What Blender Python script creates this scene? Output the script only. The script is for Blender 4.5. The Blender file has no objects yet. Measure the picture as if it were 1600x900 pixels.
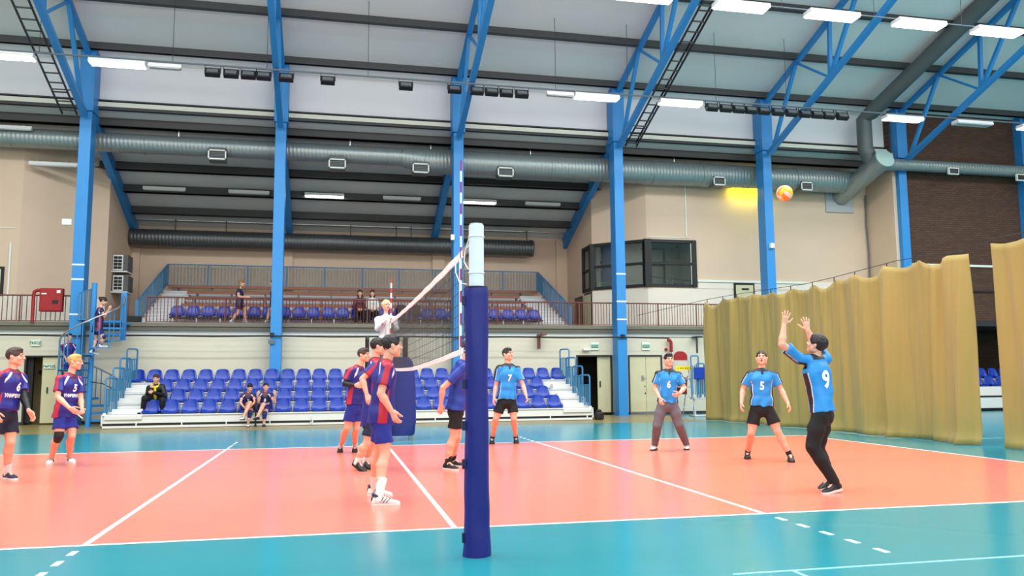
import bpy, bmesh, math, random
import numpy as np
from mathutils import Vector, Matrix, Euler
from mathutils.bvhtree import BVHTree
random.seed(7); RNG = np.random.default_rng(7)
SC = bpy.context.scene
COL = SC.collection
PI = math.pi

# ------------------------------------------------------------------ camera
CAM = Vector((-1.0702, -11.7040, 1.3142)); YAW, PITCH, ROLL, FPX = 0.21736, 0.10879, -0.00674, 1269.37
_f = Vector((math.sin(YAW)*math.cos(PITCH), math.cos(YAW)*math.cos(PITCH), math.sin(PITCH)))
_r = Vector((math.cos(YAW), -math.sin(YAW), 0)); _u = _r.cross(_f)
CR = math.cos(ROLL)*_r + math.sin(ROLL)*_u; CU = -math.sin(ROLL)*_r + math.cos(ROLL)*_u; CF = _f
cam = bpy.data.cameras.new('camera'); cam.sensor_width = 36; cam.lens = FPX*36/1600; cam.clip_end = 200
camo = bpy.data.objects.new('camera', cam); COL.objects.link(camo)
camo.matrix_world = Matrix(((CR.x, CU.x, -CF.x, CAM.x), (CR.y, CU.y, -CF.y, CAM.y), (CR.z, CU.z, -CF.z, CAM.z), (0, 0, 0, 1)))
SC.camera = camo

# ------------------------------------------------------------------ world, exposure, large lamps and added fill
SC.view_settings.view_transform = 'Standard'; SC.view_settings.look = 'None'
SC.view_settings.exposure = 0.22; SC.view_settings.gamma = 1.0; SC.view_settings.use_curve_mapping = False
w = bpy.data.worlds.new('world'); SC.world = w; w.use_nodes = True
w.node_tree.nodes['Background'].inputs[0].default_value = (.85, .93, 1, 1)
w.node_tree.nodes['Background'].inputs[1].default_value = 0.35
try: SC.cycles.use_denoising = True
except Exception: pass
SC.cycles.max_bounces = 6; SC.cycles.diffuse_bounces = 3; SC.cycles.glossy_bounces = 3; SC.cycles.transparent_max_bounces = 12
SC.cycles.caustics_reflective = False; SC.cycles.caustics_refractive = False
SC.cycles.sample_clamp_indirect = 6
def area(name, loc, sx, sy, power, color=(1, 1, 1), rot=(0, 0, 0)):
    l = bpy.data.lights.new(name, 'AREA'); l.shape = 'RECTANGLE'; l.size = sx; l.size_y = sy; l.energy = power; l.color = color
    o = bpy.data.objects.new(name, l); COL.objects.link(o); o.location = loc; o.rotation_euler = rot
    return o
# the hall's rows of fluorescent lamps nearer than the frame shows
area('lamp_row', (5, 3.0, 12.6), 46, 1.2, 3400, (.97, 1, 1))
area('lamp_row', (5, -3.5, 13.2), 46, 1.2, 2300, (.97, 1, 1))
area('lamp_row', (5, -10.0, 12.0), 46, 1.2, 1300, (.97, 1, 1))
# upward fill lights added to brighten the roof
area('roof_fill', (5, 3.0, 12.7), 46, 1.2, 1300, (.97, 1, 1), (PI, 0, 0))
area('roof_fill', (5, -3.5, 13.3), 46, 1.2, 800, (.97, 1, 1), (PI, 0, 0))
# the daylight windows in the long wall behind the camera
area('window_light', (4, -16.3, 6.0), 36, 3.5, 1500, (.95, .98, 1), (PI/2, 0, 0))

# ------------------------------------------------------------------ helpers
def px_dir(u, v):
    return CF + (u-800)/FPX*CR - (v-450)/FPX*CU
def at_y(u, v, y):
    d = px_dir(u, v); return CAM + d*((y-CAM.y)/d.y)
def at_x(u, v, x):
    d = px_dir(u, v); return CAM + d*((x-CAM.x)/d.x)
def ground(u, v, z=0.0):
    d = px_dir(u, v); return CAM + d*((z-CAM.z)/d.z)

def srgb(r, g, b):
    f = lambda c: (c/255/12.92 if c/255 <= .04045 else ((c/255+.055)/1.055)**2.4)
    return (f(r), f(g), f(b), 1)

def mat(name, col, rough=.5, metal=0.0, noise=0.0, nscale=8.0, bump=0.0, bscale=60.0, spec=.5, coat=0.0, emit=None, estr=0.0):
    m = bpy.data.materials.new(name); m.use_nodes = True
    nt = m.node_tree; b = nt.nodes['Principled BSDF']
    b.inputs['Base Color'].default_value = col; b.inputs['Roughness'].default_value = rough; b.inputs['Metallic'].default_value = metal
    b.inputs['Specular IOR Level'].default_value = spec
    if coat: b.inputs['Coat Weight'].default_value = coat; b.inputs['Coat Roughness'].default_value = .12
    tc = None
    if noise or bump:
        tc = nt.nodes.new('ShaderNodeTexCoord')
    if noise:
        n = nt.nodes.new('ShaderNodeTexNoise'); n.inputs['Scale'].default_value = nscale; n.inputs['Detail'].default_value = 5
        nt.links.new(tc.outputs['Object'], n.inputs['Vector'])
        mx = nt.nodes.new('ShaderNodeMix'); mx.data_type = 'RGBA'
        mx.inputs[6].default_value = tuple(c*(1-noise) for c in col[:3])+(1,); mx.inputs[7].default_value = tuple(min(1, c*(1+noise)) for c in col[:3])+(1,)
        nt.links.new(n.outputs['Fac'], mx.inputs[0]); nt.links.new(mx.outputs[2], b.inputs['Base Color'])
    if bump:
        n2 = nt.nodes.new('ShaderNodeTexNoise'); n2.inputs['Scale'].default_value = bscale; n2.inputs['Detail'].default_value = 3
        nt.links.new(tc.outputs['Object'], n2.inputs['Vector'])
        bp = nt.nodes.new('ShaderNodeBump'); bp.inputs['Strength'].default_value = bump; bp.inputs['Distance'].default_value = .01
        nt.links.new(n2.outputs['Fac'], bp.inputs['Height']); nt.links.new(bp.outputs[0], b.inputs['Normal'])
    if emit: b.inputs['Emission Color'].default_value = emit; b.inputs['Emission Strength'].default_value = estr
    return m

class MB:
    """collects shapes in world coordinates and links them as one mesh"""
    def __init__(s): s.v = []; s.f = []; s.mi = []; s.cur = 0
    def add(s, vs, fs):
        o = len(s.v); s.v += [tuple(p) for p in vs]; s.f += [tuple(i+o for i in f) for f in fs]; s.mi += [s.cur]*len(fs); return s
    def box(s, c, d, rot=None, bev=0.0):
        x, y, z = d[0]/2, d[1]/2, d[2]/2
        if bev and bev < min(x, y, z):
            vs = []; fs = []
            bm = bmesh.new(); bmesh.ops.create_cube(bm, size=1)
            for vv in bm.verts: vv.co = Vector((vv.co.x*d[0], vv.co.y*d[1], vv.co.z*d[2]))
            bmesh.ops.bevel(bm, geom=bm.edges[:], offset=bev, segments=2, affect='EDGES', profile=.5)
            bm.verts.ensure_lookup_table(); vs = [vv.co.copy() for vv in bm.verts]; fs = [tuple(q.index for q in f.verts) for f in bm.faces]; bm.free()
        else:
            vs = [Vector((a*x, b*y, e*z)) for a in (-1, 1) for b in (-1, 1) for e in (-1, 1)]
            fs = [(0, 1, 3, 2), (4, 6, 7, 5), (0, 4, 5, 1), (2, 3, 7, 6), (0, 2, 6, 4), (1, 5, 7, 3)]
        if rot is not None: vs = [rot @ q for q in vs]
        c = Vector(c); return s.add([q+c for q in vs], fs)
    def b2(s, a, b, bev=0.0):
        a, b = Vector(a), Vector(b); return s.box((a+b)/2, [abs(q) for q in (b-a)], None, bev)
    def bar(s, p, q, w, h, up=(0, 0, 1)):
        p, q = Vector(p), Vector(q); d = (q-p); L = d.length; d.normalize(); up = Vector(up)
        if abs(d.dot(up)) > .98: up = Vector((0, 1, 0))
        r = d.cross(up).normalized(); t = r.cross(d)
        R = Matrix((r, d, t)).transposed()
        return s.box((p+q)/2, (w, L, h), R)
    def tube(s, pts, r, n=8, cap=True):
        pts = [Vector(p) for p in pts]; k = len(pts); rs = r if hasattr(r, '__len__') else [r]*k
        o = []; fs = []; ref = None
        for i, p in enumerate(pts):
            t = (pts[min(i+1, k-1)]-pts[max(i-1, 0)]).normalized()
            if ref is None: ref = Vector((0, 0, 1)) if abs(t.z) < .9 else Vector((1, 0, 0))
            a = (ref - t*ref.dot(t)).normalized(); ref = a; b = t.cross(a)
            for j in range(n):
                an = 2*PI*j/n; o.append(p + (a*math.cos(an)+b*math.sin(an))*rs[i])
        for i in range(k-1):
            for j in range(n):
                j2 = (j+1) % n; fs.append((i*n+j, i*n+j2, (i+1)*n+j2, (i+1)*n+j))
        if cap: fs.append(tuple(range(n))[::-1]); fs.append(tuple((k-1)*n+j for j in range(n)))
        return s.add(o, fs)
    def ball(s, c, r, nu=12, nv=8):
        c = Vector(c); r = Vector(r) if hasattr(r, '__len__') else Vector((r, r, r)); vs = []; fs = []
        for i in range(nv+1):
            th = PI*i/nv
            for j in range(nu):
                ph = 2*PI*j/nu; vs.append(c+Vector((r.x*math.sin(th)*math.cos(ph), r.y*math.sin(th)*math.sin(ph), r.z*math.cos(th))))
        for i in range(nv):
            for j in range(nu):
                fs.append((i*nu+j, (i+1)*nu+j, (i+1)*nu+(j+1) % nu, i*nu+(j+1) % nu))
        return s.add(vs, fs)
    def prism(s, poly, z0, z1):
        n = len(poly); vs = [(x, y, z0) for x, y in poly]+[(x, y, z1) for x, y in poly]
        return s.add(vs, [tuple(range(n))[::-1], tuple(range(n, 2*n))]+[(i, (i+1) % n, n+(i+1) % n, n+i) for i in range(n)])
    def extr(s, poly, d):
        n = len(poly); d = Vector(d); poly = [Vector(q) for q in poly]
        return s.add(poly+[q+d for q in poly], [tuple(range(n))[::-1], tuple(range(n, 2*n))]+[(i, (i+1) % n, n+(i+1) % n, n+i) for i in range(n)])
    def quad(s, a, b, c, d): return s.add([a, b, c, d], [(0, 1, 2, 3)])
    def build(s, name, m, parent=None, smooth=False, fixn=True, **tags):
        off = WORLD_AT.get(parent.as_pointer(), Vector()) if parent is not None else Vector()
        me = bpy.data.meshes.new(name)
        me.from_pydata([(x-off.x, y-off.y, z-off.z) for x, y, z in s.v], [], s.f)
        if fixn:
            bm = bmesh.new(); bm.from_mesh(me); bmesh.ops.recalc_face_normals(bm, faces=bm.faces[:]); bm.to_mesh(me); bm.free()
        for mm in (m if isinstance(m, (list, tuple)) else [m]): me.materials.append(mm)
        if any(s.mi): me.polygons.foreach_set('material_index', s.mi)
        if smooth:
            me.polygons.foreach_set('use_smooth', [True]*len(me.polygons))
            try: me.set_sharp_from_angle(angle=math.radians(40))
            except Exception: pass
        o = bpy.data.objects.new(name, me); COL.objects.link(o)
        if parent is not None: o.parent = parent; WORLD_AT[o.as_pointer()] = off
        for k, vv in tags.items(): o[k] = vv
        return o
WORLD_AT = {}
def thing(name, label, cat, loc=(0, 0, 0), group=None, rotz=0):
    o = bpy.data.objects.new(name, None); COL.objects.link(o); o.location = loc; o.rotation_euler = (0, 0, rotz)
    o.empty_display_size = .1; o['label'] = label; o['category'] = cat
    if group: o['group'] = group
    WORLD_AT[o.as_pointer()] = Vector(loc); return o
def tag(o, label, cat, group=None):
    o['label'] = label; o['category'] = cat
    if group: o['group'] = group
    return o
def structure(o): o['kind'] = 'structure'; return o
def dup(root, loc, label=None, rotz=None):
    r = root.copy(); COL.objects.link(r); r.location = loc
    if rotz is not None: r.rotation_euler = (0, 0, rotz)
    if label: r['label'] = label
    WORLD_AT[r.as_pointer()] = Vector(loc)
    for ch in list(root.children):
        c = ch.copy(); COL.objects.link(c); c.parent = r
        for g in ch.children:
            d = g.copy(); COL.objects.link(d); d.parent = c
    return r
def text_obj(name, s, size, m, origin, right, up, parent=None, extrude=.002, align='CENTER', bold=0.0, sx=1.0):
    """flat lettering standing at origin, reading along right, upright along up"""
    cu = bpy.data.curves.new(name, 'FONT'); cu.body = s; cu.size = size; cu.align_x = align; cu.align_y = 'CENTER'; cu.extrude = extrude; cu.offset = bold; cu.resolution_u = 3
    tmp = bpy.data.objects.new(name, cu); me = bpy.data.meshes.new_from_object(tmp); bpy.data.objects.remove(tmp); bpy.data.curves.remove(cu)
    right = Vector(right).normalized(); up = Vector(up).normalized(); n = right.cross(up)
    R = Matrix((right, up, n)).transposed(); off = WORLD_AT.get(parent.as_pointer(), Vector()) if parent is not None else Vector()
    for vv in me.vertices: vv.co = R @ Vector((vv.co.x*sx, vv.co.y, vv.co.z)) + Vector(origin) - off
    me.materials.clear(); me.materials.append(m)
    o = bpy.data.objects.new(name, me); COL.objects.link(o)
    if parent is not None: o.parent = parent
    return o
ORD = ['first', 'second', 'third', 'fourth', 'fifth', 'sixth', 'seventh', 'eighth', 'ninth', 'tenth', 'eleventh', 'twelfth', 'thirteenth', 'fourteenth', 'fifteenth',
       'sixteenth', 'seventeenth', 'eighteenth', 'nineteenth', 'twentieth', 'twenty-first', 'twenty-second', 'twenty-third', 'twenty-fourth', 'twenty-fifth', 'twenty-sixth', 'twenty-seventh', 'twenty-eighth']
def nth(i, n):
    if i == 0: return 'leftmost'
    if i == n-1: return 'rightmost'
    if i < (n+1)//2: return ORD[i]+' from left'
    return ORD[n-1-i]+' from right'

# ------------------------------------------------------------------ materials
M = {}
M['orange'] = mat('court_orange', srgb(232, 128, 108), .22, noise=.03, nscale=1.5, spec=.5)
M['teal'] = mat('floor_teal', srgb(34, 138, 150), .2, noise=.05, nscale=2.0)
M['olive'] = mat('floor_olive', srgb(150, 135, 85), .3, noise=.05, nscale=3)
M['line'] = mat('line_white', srgb(240, 240, 238), .35)
M['line_thin'] = mat('line_pale', srgb(150, 215, 222), .35)
M['cream'] = mat('wall_cream', srgb(216, 210, 190), .75, noise=.03, nscale=2, bump=.05)
M['beige'] = mat('wall_beige', srgb(218, 192, 168), .8, noise=.05, nscale=1.2, bump=.05)
M['ceil'] = mat('roof_panel_grey', srgb(236, 238, 238), .75, noise=.05, nscale=.7)
M['annexceil'] = mat('annex_panel_grey', srgb(206, 208, 206), .8, noise=.06, nscale=.8)
M['fascia'] = mat('fascia_white', srgb(232, 232, 236), .7, noise=.02, nscale=1)
M['purlin'] = mat('purlin_dark', srgb(72, 72, 74), .55, noise=.1, nscale=3)
M['purlin2'] = mat('annex_purlin_dark', srgb(58, 58, 58), .55, noise=.1, nscale=3)
M['blue'] = mat('steel_blue', srgb(44, 138, 208), .45, noise=.05, nscale=2)
M['blue_rail'] = mat('rail_blue', srgb(58, 128, 180), .45)
M['blue_panel'] = mat('rail_panel_blue', srgb(70, 130, 165), .5, noise=.06)
M['strip'] = mat('ledge_pale', srgb(215, 215, 200), .5)
M['duct'] = None
M['slab'] = mat('slab_grey', srgb(98, 96, 84), .7, noise=.1, nscale=2)
M['concrete'] = mat('step_grey', srgb(204, 204, 206), .8, noise=.08)
M['bench'] = mat('bench_brown', srgb(146, 86, 62), .5, noise=.12, nscale=5)
M['rust'] = mat('rail_rust', srgb(112, 60, 54), .45)
M['greyrail'] = mat('baluster_grey', srgb(96, 108, 118), .5)
M['seat'] = mat('seat_blue', srgb(4, 54, 164), .33, noise=.04, nscale=6)
M['seat_dark'] = mat('seat_dark_blue', srgb(18, 40, 120), .3)
M['white'] = mat('paint_white', srgb(230, 230, 228), .5, noise=.02)
M['tread'] = mat('bleacher_white', srgb(222, 222, 220), .5, noise=.04, nscale=2)
M['black'] = mat('black_matt', srgb(16, 16, 17), .55)
M['dark'] = mat('dark_grey', srgb(44, 44, 46), .5)
M['void'] = mat('doorway_shade', srgb(40, 42, 40), .9)  # near-black colour stands in for the shade inside the doorways
M['door'] = mat('door_cream', srgb(212, 206, 168), .55, noise=.03)
M['tan'] = mat('door_tan', srgb(176, 156, 112), .6, noise=.04)
M['red'] = mat('red_paint', srgb(158, 22, 30), .4)
M['yellow'] = mat('yellow_paint', srgb(245, 215, 30), .45)
M['green'] = mat('sign_green', srgb(30, 130, 90), .5)
M['signwhite'] = mat('sign_white', srgb(228, 235, 226), .5)
M['steel'] = mat('steel_bright', srgb(190, 190, 190), .3, metal=.8)
M['alu'] = mat('aluminium', srgb(200, 202, 206), .4, metal=.35)
M['pad'] = mat('pad_navy', srgb(10, 14, 112), .5, noise=.06, nscale=3, bump=.25, bscale=7)
M['padseam'] = mat('pad_seam', srgb(8, 10, 60), .6)
M['padblue'] = mat('pad_blue', srgb(14, 34, 112), .5, noise=.06)
M['net'] = mat('net_cord', srgb(60, 60, 58), .8)
M['band'] = mat('net_band', srgb(238, 238, 236), .6, bump=.1)
M['tube_on'] = mat('lamp_lit', srgb(255, 255, 255), .5, emit=(1, 1, 1, 1), estr=14)
M['tube_yellow'] = mat('lamp_yellow', srgb(255, 250, 150), .5, emit=(1, .94, .0, 1), estr=55)
M['tube_off'] = mat('lamp_unlit', srgb(196, 200, 200), .4)
M['floodglass'] = mat('flood_glass', srgb(120, 125, 130), .15, metal=.5)
M['flood'] = mat('flood_black', srgb(20, 20, 22), .4)
M['magenta'] = mat('antenna_magenta', srgb(160, 40, 120), .5)
M['redstripe'] = mat('antenna_red', srgb(190, 50, 60), .5)
M['acgrey'] = mat('ac_side', srgb(92, 92, 90), .6)

def glass(name, tint, alpha):
    m = bpy.data.materials.new(name); m.use_nodes = True; nt = m.node_tree; nt.nodes.clear()
    out = nt.nodes.new('ShaderNodeOutputMaterial'); mx = nt.nodes.new('ShaderNodeMixShader'); t = nt.nodes.new('ShaderNodeBsdfTransparent'); g = nt.nodes.new('ShaderNodeBsdfGlossy')
    t.inputs[0].default_value = tint; g.inputs['Roughness'].default_value = .05; g.inputs[0].default_value = (.9, .95, 1, 1); mx.inputs[0].default_value = alpha
    nt.links.new(t.outputs[0], mx.inputs[1]); nt.links.new(g.outputs[0], mx.inputs[2]); nt.links.new(mx.outputs[0], out.inputs[0]); return m
M['glass'] = glass('window_glass', (.62, .66, .66, 1), .07)

def duct_mat(name, col, metal=.55):
    m = mat(name, col, .38, metal=metal); nt = m.node_tree; b = nt.nodes['Principled BSDF']
    tc = nt.nodes.new('ShaderNodeTexCoord'); wv = nt.nodes.new('ShaderNodeTexWave'); wv.inputs['Scale'].default_value = 2.6; wv.inputs['Distortion'].default_value = .4
    mp = nt.nodes.new('ShaderNodeMapping'); mp.inputs['Rotation'].default_value = (0, .05, .12)
    nt.links.new(tc.outputs['Object'], mp.inputs[0]); nt.links.new(mp.outputs[0], wv.inputs['Vector'])
    bp = nt.nodes.new('ShaderNodeBump'); bp.inputs['Strength'].default_value = .35; bp.inputs['Distance'].default_value = .02
    nt.links.new(wv.outputs['Fac'], bp.inputs['Height']); nt.links.new(bp.outputs[0], b.inputs['Normal'])
    return m
M['duct'] = duct_mat('duct_galvanised', srgb(150, 160, 160))
M['duct2'] = duct_mat('duct_dark', srgb(92, 94, 96))
M['ductgrey'] = mat('duct_grey_paint', srgb(92, 98, 98), .5, noise=.05)

def clad(name, c1, c2, pitch):
    m = mat(name, c1, .75); nt = m.node_tree; b = nt.nodes['Principled BSDF']
    tc = nt.nodes.new('ShaderNodeTexCoord'); br = nt.nodes.new('ShaderNodeTexBrick')
    br.inputs['Color1'].default_value = c1; br.inputs['Color2'].default_value = c2; br.inputs['Mortar'].default_value = tuple(q*.45 for q in c1[:3])+(1,)
    br.inputs['Scale'].default_value = 1; br.inputs['Mortar Size'].default_value = .012; br.inputs['Brick Width'].default_value = .26; br.inputs['Row Height'].default_value = pitch
    sp = nt.nodes.new('ShaderNodeSeparateXYZ'); cb = nt.nodes.new('ShaderNodeCombineXYZ')
    nt.links.new(tc.outputs['Object'], sp.inputs[0]); nt.links.new(sp.outputs[0], cb.inputs[0]); nt.links.new(sp.outputs[2], cb.inputs[1]); nt.links.new(cb.outputs[0], br.inputs['Vector'])
    nt.links.new(br.outputs['Color'], b.inputs['Base Color'])
    bp = nt.nodes.new('ShaderNodeBump'); bp.inputs['Strength'].default_value = .4; bp.inputs['Distance'].default_value = .01; bp.invert = True
    nt.links.new(br.outputs['Fac'], bp.inputs['Height']); nt.links.new(bp.outputs[0], b.inputs['Normal'])
    return m
M['brown'] = clad('wall_brown_brick', srgb(92, 62, 46), srgb(78, 50, 38), .085)
# ================================================================== floor
floor = structure(MB().b2((-22, -17, -.1), (34, 23, 0)).build('floor', M['teal']))
def fchild(name, x0, x1, y0, y1, z, m): return MB().b2((x0, y0, 0.0003), (x1, y1, z)).build(name, m, floor)
fchild('border_strip', -22, 9.6, 10.3, 23, .0012, M['olive'])
fchild('court', -9, 9, -4.5, 4.5, .0015, M['orange'])
L = .05
for y in (-4.5, 4.45): fchild('court_line', -9, 9, y, y+L, .003, M['line'])
for x in (-9, 8.95): fchild('court_line', x, x+L, -4.5, 4.5, .003, M['line'])
for x in (-3, 2.95): fchild('court_line', x, x+L, -4.45, 4.45, .0032, M['line'])
fchild('court_line', -.025, .025, -4.45, 4.45, .0032, M['line'])
for s in (-1, 1):
    for x in (-3, 2.95):
        for k in range(5):
            y0 = 4.5+.2+k*.35; fchild('line_dash', x, x+L, min(s*y0, s*(y0+.15)), max(s*y0, s*(y0+.15)), .003, M['line'])
fchild('thin_line', 1.55, 20, -6.60, -6.57, .003, M['line_thin'])
fchild('thin_line', 1.97, 2.0, -12, -6.6, .003, M['line_thin'])
for k in range(5): fchild('line_dash', 11.6+k*1.0, 12.35+k*1.0, 2.6, 2.66, .003, M['line_thin'])

# ================================================================== walls
def wall(name, pts, z0, z1, m, t=.2):
    """a run of wall, its face on the polyline pts, thickness behind (to the left of travel)"""
    b = MB()
    for a, c in zip(pts[:-1], pts[1:]):
        d = Vector((c[0]-a[0], c[1]-a[1], 0)).normalized(); n = Vector((-d.y, d.x, 0))*t
        b.prism([a, c, (c[0]+n.x, c[1]+n.y), (a[0]+n.x, a[1]+n.y)], z0, z1)
    return structure(b.build(name, m))
SLAB0, SLAB1 = 2.78, 3.0
# lower wall under the gallery, with its door openings
DL = (at_y(37, 600, 14.85).x, at_y(99, 600, 14.85).x)       # left doorway
DR = (at_y(901, 600, 14.85).x, at_y(957, 600, 14.85).x)     # open doorway right
DD = (at_y(982, 600, 14.85).x, at_y(1035, 600, 14.85).x)    # double door
DH = 2.03
b = MB(); xs = [-22, DL[0], DL[1], DR[0], DR[1], DD[0], DD[1], 19.5]
for i in range(0, 8, 2): b.b2((xs[i], 14.85, 0), (xs[i+1], 15.05, SLAB0))
for i in range(1, 7, 2): b.b2((xs[i], 14.85, DH), (xs[i+1], 15.05, SLAB0))
wl = structure(b.build('wall_lower', M['cream']))
MB().b2((-22, 14.835, 0.0), (DL[0], 14.85, .09)).build('skirting', M['dark'], wl)
for a, c in ((DL[1], DR[0]), (DR[1], DD[0]), (DD[1], 19.4)): MB().b2((a, 14.835, 0), (c, 14.85, .09)).build('skirting', M['dark'], wl)
MB().b2((-22, 14.80, 2.665), (19.4, 14.85, 2.78)).build('upper_band', M['white'], wl)
# recess behind the doors
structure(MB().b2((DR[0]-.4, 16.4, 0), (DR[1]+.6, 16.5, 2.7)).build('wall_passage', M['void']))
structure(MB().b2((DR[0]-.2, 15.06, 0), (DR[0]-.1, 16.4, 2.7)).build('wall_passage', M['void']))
structure(MB().b2((DL[0]-.4, 16.0, 0), (DL[1]+.6, 16.1, 2.7)).build('wall_passage', M['tan']))
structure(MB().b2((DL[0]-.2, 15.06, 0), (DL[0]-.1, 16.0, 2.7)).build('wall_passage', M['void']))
def door(name, x0, x1, z1, m, frame=.05, y=14.86, handle=None, leaf=None):
    f = MB(); f.b2((x0, y-.05, 0), (x0+frame, y+.1, z1)); f.b2((x1-frame, y-.05, 0), (x1, y+.1, z1)); f.b2((x0+frame, y-.05, z1-frame), (x1-frame, y+.1, z1))
    o = structure(f.build(name, M['dark']))
    return o
d1 = door('door_1', DL[0], DL[1], DH, None)
xm = at_y(66, 600, 14.9).x
MB().b2((xm, 14.84, .05), (DL[1]-.05, 14.90, DH-.05), .005).build('leaf', M['door'], d1)
MB().b2((xm+.15, 14.80, .92), (xm+.18, 14.84, 1.10)).build('handle', M['dark'], d1)
MB().b2((DL[0]+.05, 14.95, .05), (DL[0]+.2, 15.0, DH-.05)).build('leaf', M['void'], d1)  # dark strip painting the shaded gap of the doorway, no real leaf
MB().b2((at_y(61, 600, 15.9).x, 15.80, 1.5), (at_y(66, 600, 15.9).x, 15.99, 1.6)).build('door_closer', M['dark'], d1)
d2 = door('door_2', DR[0], DR[1], DH, None)
xm = at_y(934, 600, 14.9).x
MB().b2((xm, 14.90, .09), (DR[1]-.05, 14.95, DH-.05), .005).build('leaf', M['door'], d2)
MB().b2((xm+.06, 14.86, .95), (xm+.10, 14.90, 1.15)).build('handle', M['dark'], d2)
d3 = door('door_3', DD[0], DD[1], DH, None)
xm = (DD[0]+DD[1])/2+.02
MB().b2((DD[0]+.05, 14.84, .09), (xm-.006, 14.90, DH-.05), .005).build('leaf', M['door'], d3)
MB().b2((xm+.006, 14.84, .09), (DD[1]-.05, 14.90, DH-.05), .005).build('leaf', M['door'], d3)
h = MB(); h.b2((xm-.16, 14.80, 1.16), (xm-.10, 14.84, 1.33)); h.bar((xm-.13, 14.79, 1.26), (xm-.03, 14.79, 1.22), .02, .02); h.build('handle', M['steel'], d3)
MB().ball((xm-.05, 14.835, .96), .02).build('lock', M['dark'], d3); MB().ball((xm-.04, 14.835, .72), .025).build('lock', M['dark'], d3)

# gallery floor
slab = structure(MB().b2((-22, 14.7, SLAB0), (19.4, 21.2, SLAB1)).build('floor_gallery', M['slab']))
MB().b2((-22, 14.66, SLAB1-.09), (19.4, 14.7, SLAB1+.03)).build('edge_trim', mat('edge_grey', srgb(116, 112, 98), .6), slab)
# upper facade : plan polyline, seen face on the hall side
AZ0, ASL = 15.85, -.4168
def annex_z(y): return AZ0+ASL*y
BX = 8.5
wall('wall_gallery_left', [(-22, 16.0), (-10.65, 16.0), (-BX, 17.5), (-BX, 21.0)], SLAB1, 9.4, M['beige'])
wb = wall('wall_gallery_back', [(-BX, 21.0), (BX, 21.0)], SLAB1, 9.4, M['beige'])
for u in (207, 447, 685, 878):
    x = at_y(u, 410, 20.9).x; MB().b2((x-.25, 20.86, 3), (x+.25, 21.0, 7.0)).build('pilaster', M['beige'], wb)
# right facade, with the glazed corner cut out between z 4.53 and 6.3
WZ0, WZ1 = 4.55, 6.3
WXR = 11.95
wr = wall('wall_gallery_right', [(BX, 21.0), (BX, 17.5), (10.12, 16.0), (WXR, 16.0)], SLAB1, WZ0, M['beige'])
def wadd(pts, z0, z1):
    w_ = wall('wall_gallery_right', pts, z0, z1, M['beige']); return w_
wadd([(BX, 21.0), (BX, 17.5), (10.12, 16.0), (WXR, 16.0)], WZ1, 9.4)
wadd([(BX, 21.0), (BX, 18.6)], WZ0, WZ1)
wadd([(WXR, 16.0), (19.35, 16.0), (19.35, 14.4)], SLAB1, 9.6)
M['dado'] = mat('dado_offwhite', srgb(232, 222, 208), .75, noise=.03, nscale=2)
def dado(pts, z1, par):
    for a, c in zip(pts[:-1], pts[1:]):
        d = Vector((c[0]-a[0], c[1]-a[1], 0)).normalized(); n = Vector((-d.y, d.x, 0))*-.012
        m = MB(); m.prism([a, c, (c[0]+n.x, c[1]+n.y), (a[0]+n.x, a[1]+n.y)], SLAB1+.005, z1); m.build('painted_dado', M['dado'], par)
dado([(BX, 17.5), (10.12, 16.0), (12.1, 16.0)], 4.5, wr); dado([(12.1, 16.0), (19.3, 16.0)], 4.5, wr)
MB().b2((12.1, 15.98, 4.52), (19.3, 16.0, 4.84)).build('painted_dado', M['dado'], wr)
dado([(-22, 16.0), (-10.65, 16.0), (-BX, 17.5)], 3.95, bpy.data.objects['wall_gallery_left'])
# fascia between annex roof and hall roof
structure(MB().b2((-22, 14.78, 9.78), (19.5, 14.95, 11.6)).build('wall_fascia', M['fascia']))
led = structure(MB().b2((-22, 14.62, 9.66), (19.5, 14.8, 9.80)).build('trim_1', M['strip']))
MB().b2((-22, 14.60, 9.83), (19.5, 14.80, 9.87)).build('trim_line', M['dark'], led)
MB().b2((-22, 14.66, 9.58), (19.5, 14.8, 9.655)).build('trim_line', M['dark'], led)
# brown brick wall at the right end
wbr = structure(MB().b2((19.36, 14.5, 3.3), (34, 14.8, 12.3)).build('wall_brick', M['brown']))
MB().b2((19.4, 14.44, 5.35), (34, 14.5, 5.43)).build('conduit', M['signwhite'], wbr)
MB().b2((19.4, 14.45, 4.38), (34, 14.5, 4.44)).build('conduit', M['black'], wbr)
structure(MB().b2((19.4, 19.0, 0), (34, 19.2, 3.4)).build('wall_recess', M['brown']))
structure(MB().b2((19.3, 14.9, 0), (19.45, 19.0, 3.3)).build('wall_recess', M['cream']))
structure(MB().b2((19.4, 14.5, 3.1), (34, 19.2, 3.3)).build('ceiling_recess', M['dark']))
# the hall beyond the frame
structure(MB().b2((-22.2, -17, 0), (-22, 15, 16)).build('wall_left', M['cream']))
structure(MB().b2((34, -17, 0), (34.2, 19, 16)).build('wall_right', M['cream']))
nearw = structure(MB().b2((-22, -17.2, 0), (34, -17, 12)).build('wall_near', M['cream']))

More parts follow.
